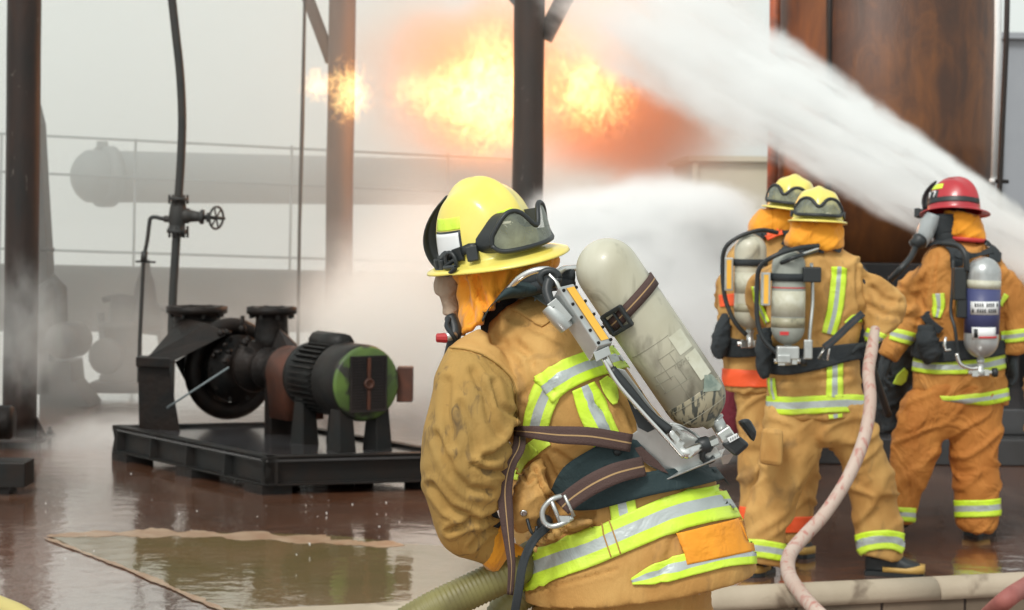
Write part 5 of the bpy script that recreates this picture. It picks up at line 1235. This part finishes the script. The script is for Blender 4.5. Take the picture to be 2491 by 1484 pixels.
def red_details():
    H, surf, (Fv, Lv, Uv) = H4
    def sp(nm, a0, a1, z0, z1, m_, off):
        vs = [surf(a0+(a1-a0)*i/8, z0+(z1-z0)*j/6, off) for i in range(9) for j in range(7)]
        return obj(nm, MB().add(vs, [(i*7+j, (i+1)*7+j, (i+1)*7+j+1, i*7+j+1) for i in range(8) for j in range(6)], 0, True), m_, H, solid=.002)
    sp('yellow_sticker', .70, 1.45, .108, .134, M['lime'], .003)
    sp('number_plate', .62, 1.30, .055, .100, M['black'], .004)
    sp('goggle_strap', .10, 3.1, .030, .058, M['black'], .006)
    def digit(segs, a0):
        m = MB()
        for (u0, z0), (u1, z1) in segs: m.tube([surf(a0+u0, z0, .009), surf(a0+(u0+u1)/2, (z0+z1)/2, .009), surf(a0+u1, z1, .009)], .0038, 6)
        return m
    obj('digit', digit([((.0,.062),(.0,.094)),((.0,.094),(-.05,.088))], .86), M['white'], H)
    obj('digit', digit([((.12,.062),(.16,.094)),((.16,.094),(-.02,.094))], 1.02), M['white'], H)
    c = P(2318,516,d4_); rs = []
    for i in range(9):
        v = i/8; z = .02+.16*v; wd = .045*(1-v)**.5+.004; fx = .150+.02*math.sin(math.pi*v)-.05*v*v
        rs.append([c+Fv*fx+Lv*(wd*s_)+Uv*z for s_ in (-1,0,1)])
    obj('front_shield', MB().rings(rs, 0, False, True, closed=False), M['black'], H, solid=.006)
    lp = c+Fv*.19+Uv*.012; obj('head_lamp', MB().tube([lp-Fv*.05, lp+Fv*.0], .022, 12).box(lp+Fv*.012, .014,.024,.024,0,(Fv,Lv,Uv)), M['black'], H, bevel=.003)
red_details()
red_trim = MB(); loft(red_trim, [(2350,578,-.01,-4,48,50),(2350,588,-.01,-4,46,48)], d4_, 20, 2.2, 2); obj('hood_hem', red_trim, M['redp'], p4)
waist('', p4, bv4, [(2225,846),(2270,856),(2340,852),(2400,848),(2440,844)], [40,52,50,44,34], d4_)
pouch(p4, [(2250,790,-.14,0,18,18),(2256,830,-.16,0,27,26),(2262,860,-.15,0,28,26),(2266,884,-.14,0,16,18)], d4_, 35)
for pts in ([(2256,596),(2290,588),(2320,610),(2325,650)], [(2395,588),(2412,600),(2414,640)]):
    band('shoulder_strap', bv4, pts, 26, p4, d4_, mats=[M['blackcloth']], off=.022, step=5)
band('cross_strap', bv4, [(2322,622),(2360,624),(2408,616)], 16, p4, d4_, mats=[M['blackcloth']], off=.026, step=5)
band('side_strap', bv4, [(2250,765),(2268,785),(2290,805)], 18, p4, d4_, mats=[M['blackcloth']], off=.024, step=5)
obj('belt_buckle', MB().tube([P(2300,820,10.46),P(2296,840,10.46),P(2300,852,10.46),P(2312,850,10.46)], .007, 8), M['chrome'], p4)
pk4 = pack('silver and blue air cylinder on the back of the red-helmeted firefighter', d4_, (2392,626), (2386,872), 41, M['cylsil'], dd=-.27, 
    bands=[('cream_band', .09, .22, M['label_pale'], 1.008), ('blue_label', .22, .90, M['blue'], 1.007)], straps=[],
    hoses=[('air_hose', [(2290,592,-.2),(2330,598,-.26),(2348,622,-.30),(2350,660,-.30)], .016, M['black']),
           ('frame_rod', [(2318,630,-.2),(2316,700,-.24),(2312,760,-.26),(2322,800,-.3),(2330,870,-.3)], .009, M['black']),
           ('pressure_line', [(2326,860,-.31),(2335,885,-.31),(2360,896,-.30),(2378,895,-.30)], .011, M['chrome'])])
s = d4_/F
def lab4():
    R = 41*s*1.012; 
    c0 = P(2392,667,d4_-.27)
    def face(x0, x1, y0, y1, m_, nm, k=1.0):
        vs = []
        for i in range(9):
            for j in range(2):
                x = x0+(x1-x0)*i/8; y = (y0, y1)[j]; cx = 2392-(y-667)*.033; u = max(-.97, min(.97, (x-cx)/41)); p = P(cx, y, d4_-.27); vs.append(p+EX*u*R*k-EY*math.sqrt(1-u*u)*R*k)
        return obj(nm, MB().add(vs, [(i*2, i*2+1, i*2+3, i*2+2) for i in range(8)], 0, True), m_, pk4, solid=.0015)
    face(2356,2420,732,764,M['white'],'number_panel',1.01)
    for r_ in range(2):
        for k in range(12):
            if (k*7+r_*3) % 5: face(2359+k*5,2362+k*5,736+r_*14,745+r_*14,M['black'],'print_bar',1.022)
    face(2358,2412,794,824,M['white'],'data_label',1.01); face(2362,2370,798,820,M['black'],'barcode',1.02); face(2372,2415,816,821,M['redp'],'red_line',1.022)
lab4()
obj('gauge_console', MB().box(P(2333,690,10.62), .032, .03, .085).box(P(2338,750,10.62), .026,.025,.05), M['black'], pk4, bevel=.008)

# the one at the frame's edge: only a sleeve shows
d5_ = 11.2
p5, co5, bv5, tr5, bt5, H5 = person('firefighter almost wholly beyond the right edge, only the tan sleeve showing', d5_, [[(2600,600,0,0,50,36),(2600,640,0,0,98,56),(2600,740,0,0,100,60),(2600,860,0,0,102,62),(2600,950,0,0,110,64)], [(2530,640,0,35,42,42),(2508,700,0,10,42,42),(2506,780,0,0,38,38),(2520,850,0,-10,30,30)]],
    [[(2555,930,0,0,66,58),(2555,1080,0,0,56,52),(2555,1250,0,0,48,46)],[(2640,930,0,0,66,58),(2645,1080,0,0,56,52),(2650,1250,0,0,48,46)]], M['tan'], M['tan'],
    dict(x=2600, y=530, f=(-.2,1,-.1), u=(0,0,1), m=M['yellow']), [(2600,540,0,0,50,46),(2600,600,0,0,60,52)], seed=81,
    boots=[(G(2550,1270), G(2530,1284), P(2555,1240,d5_)), (G(2650,1270), G(2680,1284), P(2650,1240,d5_))])
bodymesh(p5, P(2600,550,d5_), P(2600,610,d5_), P(2600,930,d5_), [P(2540,650,d5_), P(2660,650,d5_)], [P(2506,760,d5_), P(2680,760,d5_)], [P(2520,850,d5_), P(2680,860,d5_)], [P(2555,1100,d5_), P(2645,1100,d5_)], [P(2555,1260,d5_), P(2650,1260,d5_)])

# gear between the two at the right: dark tool bag with a yellow tag
def gear():
    b = P(2185, 900, 11.3); th = thing('tool_bag', 'dark kit hanging between the two right-hand firefighters, with a yellow tag', 'bag', (b.x, b.y, b.z-.3))
    m = MB(); loft(m, [(2195,780,0,0,24,30),(2190,840,0,0,36,36),(2180,900,0,0,40,40),(2168,960,0,-6,34,36),(2165,1020,0,-6,26,30),(2170,1060,0,0,12,16)], 11.25, 20, 2.4, 3)
    clothe('bag_body', m, M['blackcloth'], th, .014, 3, wr=.02, wscale=9, seed=5)
    obj('yellow_tag', MB().prism([P(2182,912,11.12),P(2200,895,11.12),P(2209,905,11.12),P(2204,928,11.12),P(2192,938,11.12),P(2172,934,11.12)], (0,.02,0)), M['lime'], th, bevel=.004)
    obj('tool_handle', MB().tube(smooth_path([P(2110,800,10.6),P(2116,870,10.7),P(2140,950,10.8),P(2160,1010,10.9)], 4), .02, 10), M['black'], th)
gear()
bp = P(1775,1000,11.0); bd = MB(); loft(bd, [(1770,930,0,0,12,14),(1768,980,0,0,22,22),(1772,1030,0,0,24,22),(1780,1070,0,0,14,16)], 11.0, 20, 2.2, 3)
tag(obj('kit_bag', bd, M['burgundy'], origin=(bp.x, bp.y, bp.z)), 'dark burgundy bag behind the valve of the nearest air cylinder', 'bag')

# ------------------------------------------------------------------ HOSES ON THE GROUND
def hose(pts, r, m_, label, ends=None):
    p = smooth_path(pts, 10); return tag(obj('fire_hose', MB().tube(p, interp(r, 10) if hasattr(r, '__len__') else r, 22), m_, origin=pts[0]), label, 'hose', 'fire hoses')
hose([P(2128,800,9.55), P(2120,850,9.45), P(2112,905,9.32), P(2116,980,9.22), P(2100,1070,9.12), P(2060,1165,9.02), P(2005,1250,8.95), P(1955,1305,8.85), P(1920,1350,8.75), P(1918,1395,8.55), P(1945,1440,8.3), P(1990,1490,8.05), P(2080,1570,7.9), P(2300,1650,7.6)],
     [.022,.028,.028,.028,.029,.029,.029,.030,.031,.031,.030,.029,.030,.030], M['hose'], 'pinkish white hose curving down from the middle firefighter over the kerb')
hose([G(2380,1520,.03), P(2440,1464,8.0), P(2492,1428,8.2), P(2600,1370,8.6), G(2760,1400,.03)], .036, M['redhose'], 'dark red hose crossing the bottom right corner')
hose([P(-60,1452,7.9), P(5,1478,7.8), P(50,1498,7.7), P(110,1540,7.6)], .04, M['yellowhose'], 'pale yellow hose showing in the bottom left corner')

# ------------------------------------------------------------------ STEAM, WATER JET, FIRE
def vol_domain(name, loc, half, m_, label, cat, rot=None, kind='stuff', shape='ell'):
    mb = MB()
    if shape == 'ell': mb.sphere((0,0,0), 1.0, 24)
    else: mb.box((0,0,0), 1, 1, 1)
    o = obj(name, mb, m_); o.location = loc; o.scale = half
    if rot is not None: o.rotation_euler = rot
    o['label'] = label; o['category'] = cat
    if kind: o['kind'] = kind
    return o
def steam_mat(name, dens, nsc, seed, colr=(.965,.99,.982), lo=.40, hi=.62, st=(1,1,1), soft=.75, aniso=0, det=5):
    def b(n, o):
        nb = NB(n); v = n.nodes.new('ShaderNodeVolumePrincipled'); v.inputs['Color'].default_value = colr+(1,); v.inputs['Anisotropy'].default_value = aniso
        L = nb.length(); f = nb.rng(L, 1.0-soft, .99, 1, 0, True)
        t = nb.noise(nsc, det, st, (seed, seed*.7, 0), .3)
        k = nb.rng(nb.math('ADD', t, nb.math('MULTIPLY', f, .30)), lo+.15, hi+.15, 0, 1, True)
        nb.L(nb.math('MULTIPLY', nb.math('MULTIPLY', k, f), dens), v.inputs['Density']); nb.L(v.outputs[0], o.inputs['Volume'])
    return volume_mat(name, b)
d = 14.0
def cloud(x, y, d, hx, hy, hd, dens, nsc, seed, label, **k):
    s = d/F; return vol_domain('steam_cloud', P(x, y, d), (hx*s, hd, hy*s), steam_mat('steam', dens, nsc, seed, **k), label, 'steam')
def haze_uniform(name, lo, hi, dens, label, colr=(.945,.985,.97)):
    def b(n, o):
        v = n.nodes.new('ShaderNodeVolumePrincipled'); v.inputs['Color'].default_value = colr+(1,); v.inputs['Density'].default_value = dens; n.links.new(v.outputs[0], o.inputs['Volume'])
    m = MB(); c = [(a+b_)/2 for a, b_ in zip(lo, hi)]; h = [(b_-a)/2 for a, b_ in zip(lo, hi)]; m.box(c, *h)
    o = obj(name, m, volume_mat(name, b)); o['kind'] = 'stuff'; o['label'] = label; return o
haze_uniform('steam', (-22,15.3,-1), (2.0,32,9), .075, 'pale even steam drifting behind the pump')
cloud(1540, 800, 13.2, 510, 410, 1.0, 12.0, 2.6, 3.3, 'thick white spray cloud between the nearest firefighter and the tower', lo=.36, hi=.50, soft=.40, colr=(.99,.995,.995), det=8)
cloud(1620, 560, 12.9, 330, 170, .5, 8.0, 3.0, 12.3, 'billowing spray at the top of the white cloud', lo=.38, hi=.56, soft=.6, colr=(.99,.995,.995), det=8)
cloud(1390, 520, 13.0, 150, 95, .35, 6.0, 4.0, 31.0, 'ragged puff of spray left of the white cloud top', lo=.42, hi=.62, soft=.8, colr=(.99,.995,.995), det=9)
cloud(1720, 500, 12.6, 170, 85, .35, 7.0, 4.0, 37.0, 'ragged puff of spray behind the left-hand yellow helmet', lo=.42, hi=.62, soft=.8, colr=(.99,.995,.995), det=9)
cloud(890, 820, 16.7, 260, 280, .55, 4.5, 2.0, 44.0, 'pinkish steam swallowing the foot of the brown column', lo=.28, hi=.55, soft=.8)
cloud(330, 1080, 14.6, 420, 110, .9, 2.2, 3.0, 21.0, 'low rain mist over the wet ground left of the pump', lo=.34, hi=.6, soft=.8)
cloud(1080, 760, 15.6, 430, 420, 1.0, 2.2, 1.6, 8.1, 'pinkish steam behind the nearest helmet', lo=.30, hi=.55, soft=.8)
cloud(480, 860, 16.2, 620, 260, .8, .45, 1.8, 5.7, 'low grey steam around the valve riser', lo=.30, hi=.6, soft=.8)
cloud(60, 800, 14.2, 160, 260, .35, 1.3, 2.4, 2.9, 'wisp of spray in front of the left column', lo=.42, hi=.6, soft=.8)
# water jet: a straight spreading stream of spray, streaked along its length
def jet():
    A = P(2640, 700, 10.6); B = P(1300, -110, 17.0); ax = (B-A); Ln = ax.length; axn = ax.normalized()
    s0, s1 = 60*10.6/F, 215*17/F
    rs = []; n = 28; e1 = axn.orthogonal().normalized(); 
    m = MB()
    for i in range(13):
        t = i/12; r = s0+(s1-s0)*t**.85
        rs.append([Vector((t*Ln, math.cos(2*math.pi*k/n)*r, math.sin(2*math.pi*k/n)*r)) for k in range(n)])
    m.rings(rs)
    def b(n_, o):
        nb = NB(n_); v = n_.nodes.new('ShaderNodeVolumePrincipled'); v.inputs['Color'].default_value = (.97,.98,.98,1)
        xyz = nb.sep(); t = nb.math('MULTIPLY', xyz[0], 1/Ln)
        rad = nb.math('ADD', nb.math('MULTIPLY', nb.math('POWER', nb.math('MAXIMUM', t, .0001), .85), s1-s0), s0)
        rr = nb.math('SQRT', nb.math('ADD', nb.math('MULTIPLY', xyz[1], xyz[1]), nb.math('MULTIPLY', xyz[2], xyz[2])))
        k = nb.math('DIVIDE', rr, rad); f = nb.rng(k, .35, 1.0, 1, 0, True)
        st_ = nb.noise(8.0, 6, (.11,1,1), (0,3,1), .25, .6); st2 = nb.noise(2.2, 3, (.22,1,1), (4,0,1)); st3 = nb.noise(3.5, 6, (.6,1,1), (1,1,9), .6, .7)
        q = nb.rng(st_, .40, .62, .03, 1.9); q2 = nb.rng(st2, .34, .62, .25, 1.4)
        f = nb.rng(nb.math('ADD', k, nb.math('MULTIPLY', nb.math('SUBTRACT', st3, .5), .9)), .42, 1.0, 1, 0, True)
        f = nb.math('MULTIPLY', f, nb.rng(k, .85, 1, 1, 0))
        dn = nb.math('MULTIPLY', nb.math('POWER', nb.math('SUBTRACT', 1.02, t), 1.7), 26.0); dn = nb.math('ADD', dn, .3)
        nb.L(nb.math('MULTIPLY', nb.math('MULTIPLY', nb.math('MULTIPLY', q, q2), f), dn), v.inputs['Density']); nb.L(v.outputs[0], o.inputs['Volume'])
    o = obj('water_jet', m, volume_mat('water_jet', b)); o.location = A
    e3 = Vector((0,0,1)); e2 = e3.cross(axn).normalized(); e3 = axn.cross(e2)
    o.rotation_euler = Matrix((axn, e2, e3)).transposed().to_euler()
    tag(o, 'long white jet of water sweeping from the right edge up across the tower', 'water jet', None, 'stuff')
jet()
def flame(x, y, d, hx, hy, hd, strength, nsc, seed, label, lo=.50, hi=.66, bias=(0,0)):
    s = d/F
    def b(n, o):
        nb = NB(n); L = nb.length(); f = nb.rng(L, .05, .98, 1, 0, True)
        t = nb.noise(nsc, 6, (1.0,.35,.8*hy/hx*1.0), (seed, seed*1.3, 2), 1.6, .66)
        a = nb.math('ADD', t, nb.math('MULTIPLY', f, .30)); sx = nb.sep()
        if bias[0]: a = nb.math('ADD', a, nb.math('MULTIPLY', sx[0], bias[0]))
        k = nb.rng(a, lo+.12, hi+.13, 0, 1, False)
        r = n.nodes.new('ShaderNodeValToRGB'); e = r.color_ramp.elements; e[0].position = 0; e[0].color = (1,.16,.02,1); e[1].position = 1; e[1].color = (1,.72,.26,1); x_ = e.new(.4); x_.color = (1,.36,.06,1)
        nb.L(k, r.inputs[0])
        em = n.nodes.new('ShaderNodeEmission'); nb.L(r.outputs[0], em.inputs[0]); nb.L(nb.math('MULTIPLY', nb.math('MULTIPLY', nb.math('POWER', k, 2.1), nb.rng(L, .7, 1.0, 1, 0, True)), strength), em.inputs[1])
        nb.L(em.outputs[0], o.inputs['Volume'])
    o = vol_domain('flame', P(x, y, d), (hx*s, hd, hy*s), volume_mat('flame', b), label, 'flame', kind='stuff'); return o
flame(1150, 235, 17.0, 215, 195, .17, 10, 6.0, 4.2, 'bright yellow flame billowing left of the dark column', lo=.38, hi=.62, bias=(.18,0))
flame(1040, 225, 17.15, 190, 125, .16, 6.5, 6.0, 14.9, 'ragged orange tongues trailing left of the brightest flame', lo=.42, hi=.67, bias=(.10,0))
flame(1190, 110, 17.2, 110, 150, .22, 1.8, 4.2, 9.9, 'thin flame tongue rising above the main fire', lo=.42, hi=.66)
flame(1425, 215, 17.0, 175, 165, .17, 8.0, 5.5, 1.7, 'orange flame right of the dark column under the water jet', lo=.375, hi=.63, bias=(.05,0))
flame(850, 225, 17.15, 85, 115, .22, 6.0, 4.2, 6.3, 'ragged orange flame licking round the brown column', lo=.42, hi=.62)
flame(775, 208, 17.2, 66, 58, .2, 5.0, 3.4, 7.3, 'small flame tongue left of the brown column', lo=.40, hi=.62)
# the fire's own light
for nm, x, y, d_, e in (('fire_glow', 1180, 230, 17.0, 90), ('fire_glow', 1420, 230, 16.9, 60)):
    l = bpy.data.lights.new(nm, 'POINT'); l.energy = e; l.color = (1,.36,.10); l.shadow_soft_size = .45
    lo_ = bpy.data.objects.new(nm, l); col.objects.link(lo_); lo_.location = P(x, y, d_)
# smoke with the fire's orange glow put into its colour
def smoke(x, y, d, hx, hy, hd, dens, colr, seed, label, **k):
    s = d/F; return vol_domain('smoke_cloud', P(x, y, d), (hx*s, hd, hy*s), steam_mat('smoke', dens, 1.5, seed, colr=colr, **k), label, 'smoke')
smoke(1180, 200, 18.2, 430, 330, .7, 3.0, (.93,.62,.40), 1.1, 'smoke tinted peach for the glow of the fire', lo=.28, hi=.55, soft=.85)
smoke(1540, 290, 18.0, 300, 240, .7, 3.8, (.66,.30,.13), 6.6, 'brown smoke tinted for the glow of the fire, right of it under the water jet', lo=.26, hi=.5, soft=.8)
# drops splashing on the wet ground
def splashes():
    rn = random.Random(4); m = MB()
    for k in range(60):
        x = rn.uniform(20, 1500); y = 1120+abs(rn.gauss(0, 1))*130
        if y > 1420: continue
        p = G(x, y, .0)+Vector((0,0,.012+rn.random()*.05)); r = rn.uniform(.0018,.0042)
        m.sphere(p, r, 6, 0, (1,1,rn.uniform(1,2.5)))
    w_ = mat('water_drop', (.8,.82,.82), .1, alpha=.85)
    o = obj('water_splashes', m, w_); tag(o, 'small drops of water jumping off the wet ground', 'splashes', None, 'stuff')
splashes()
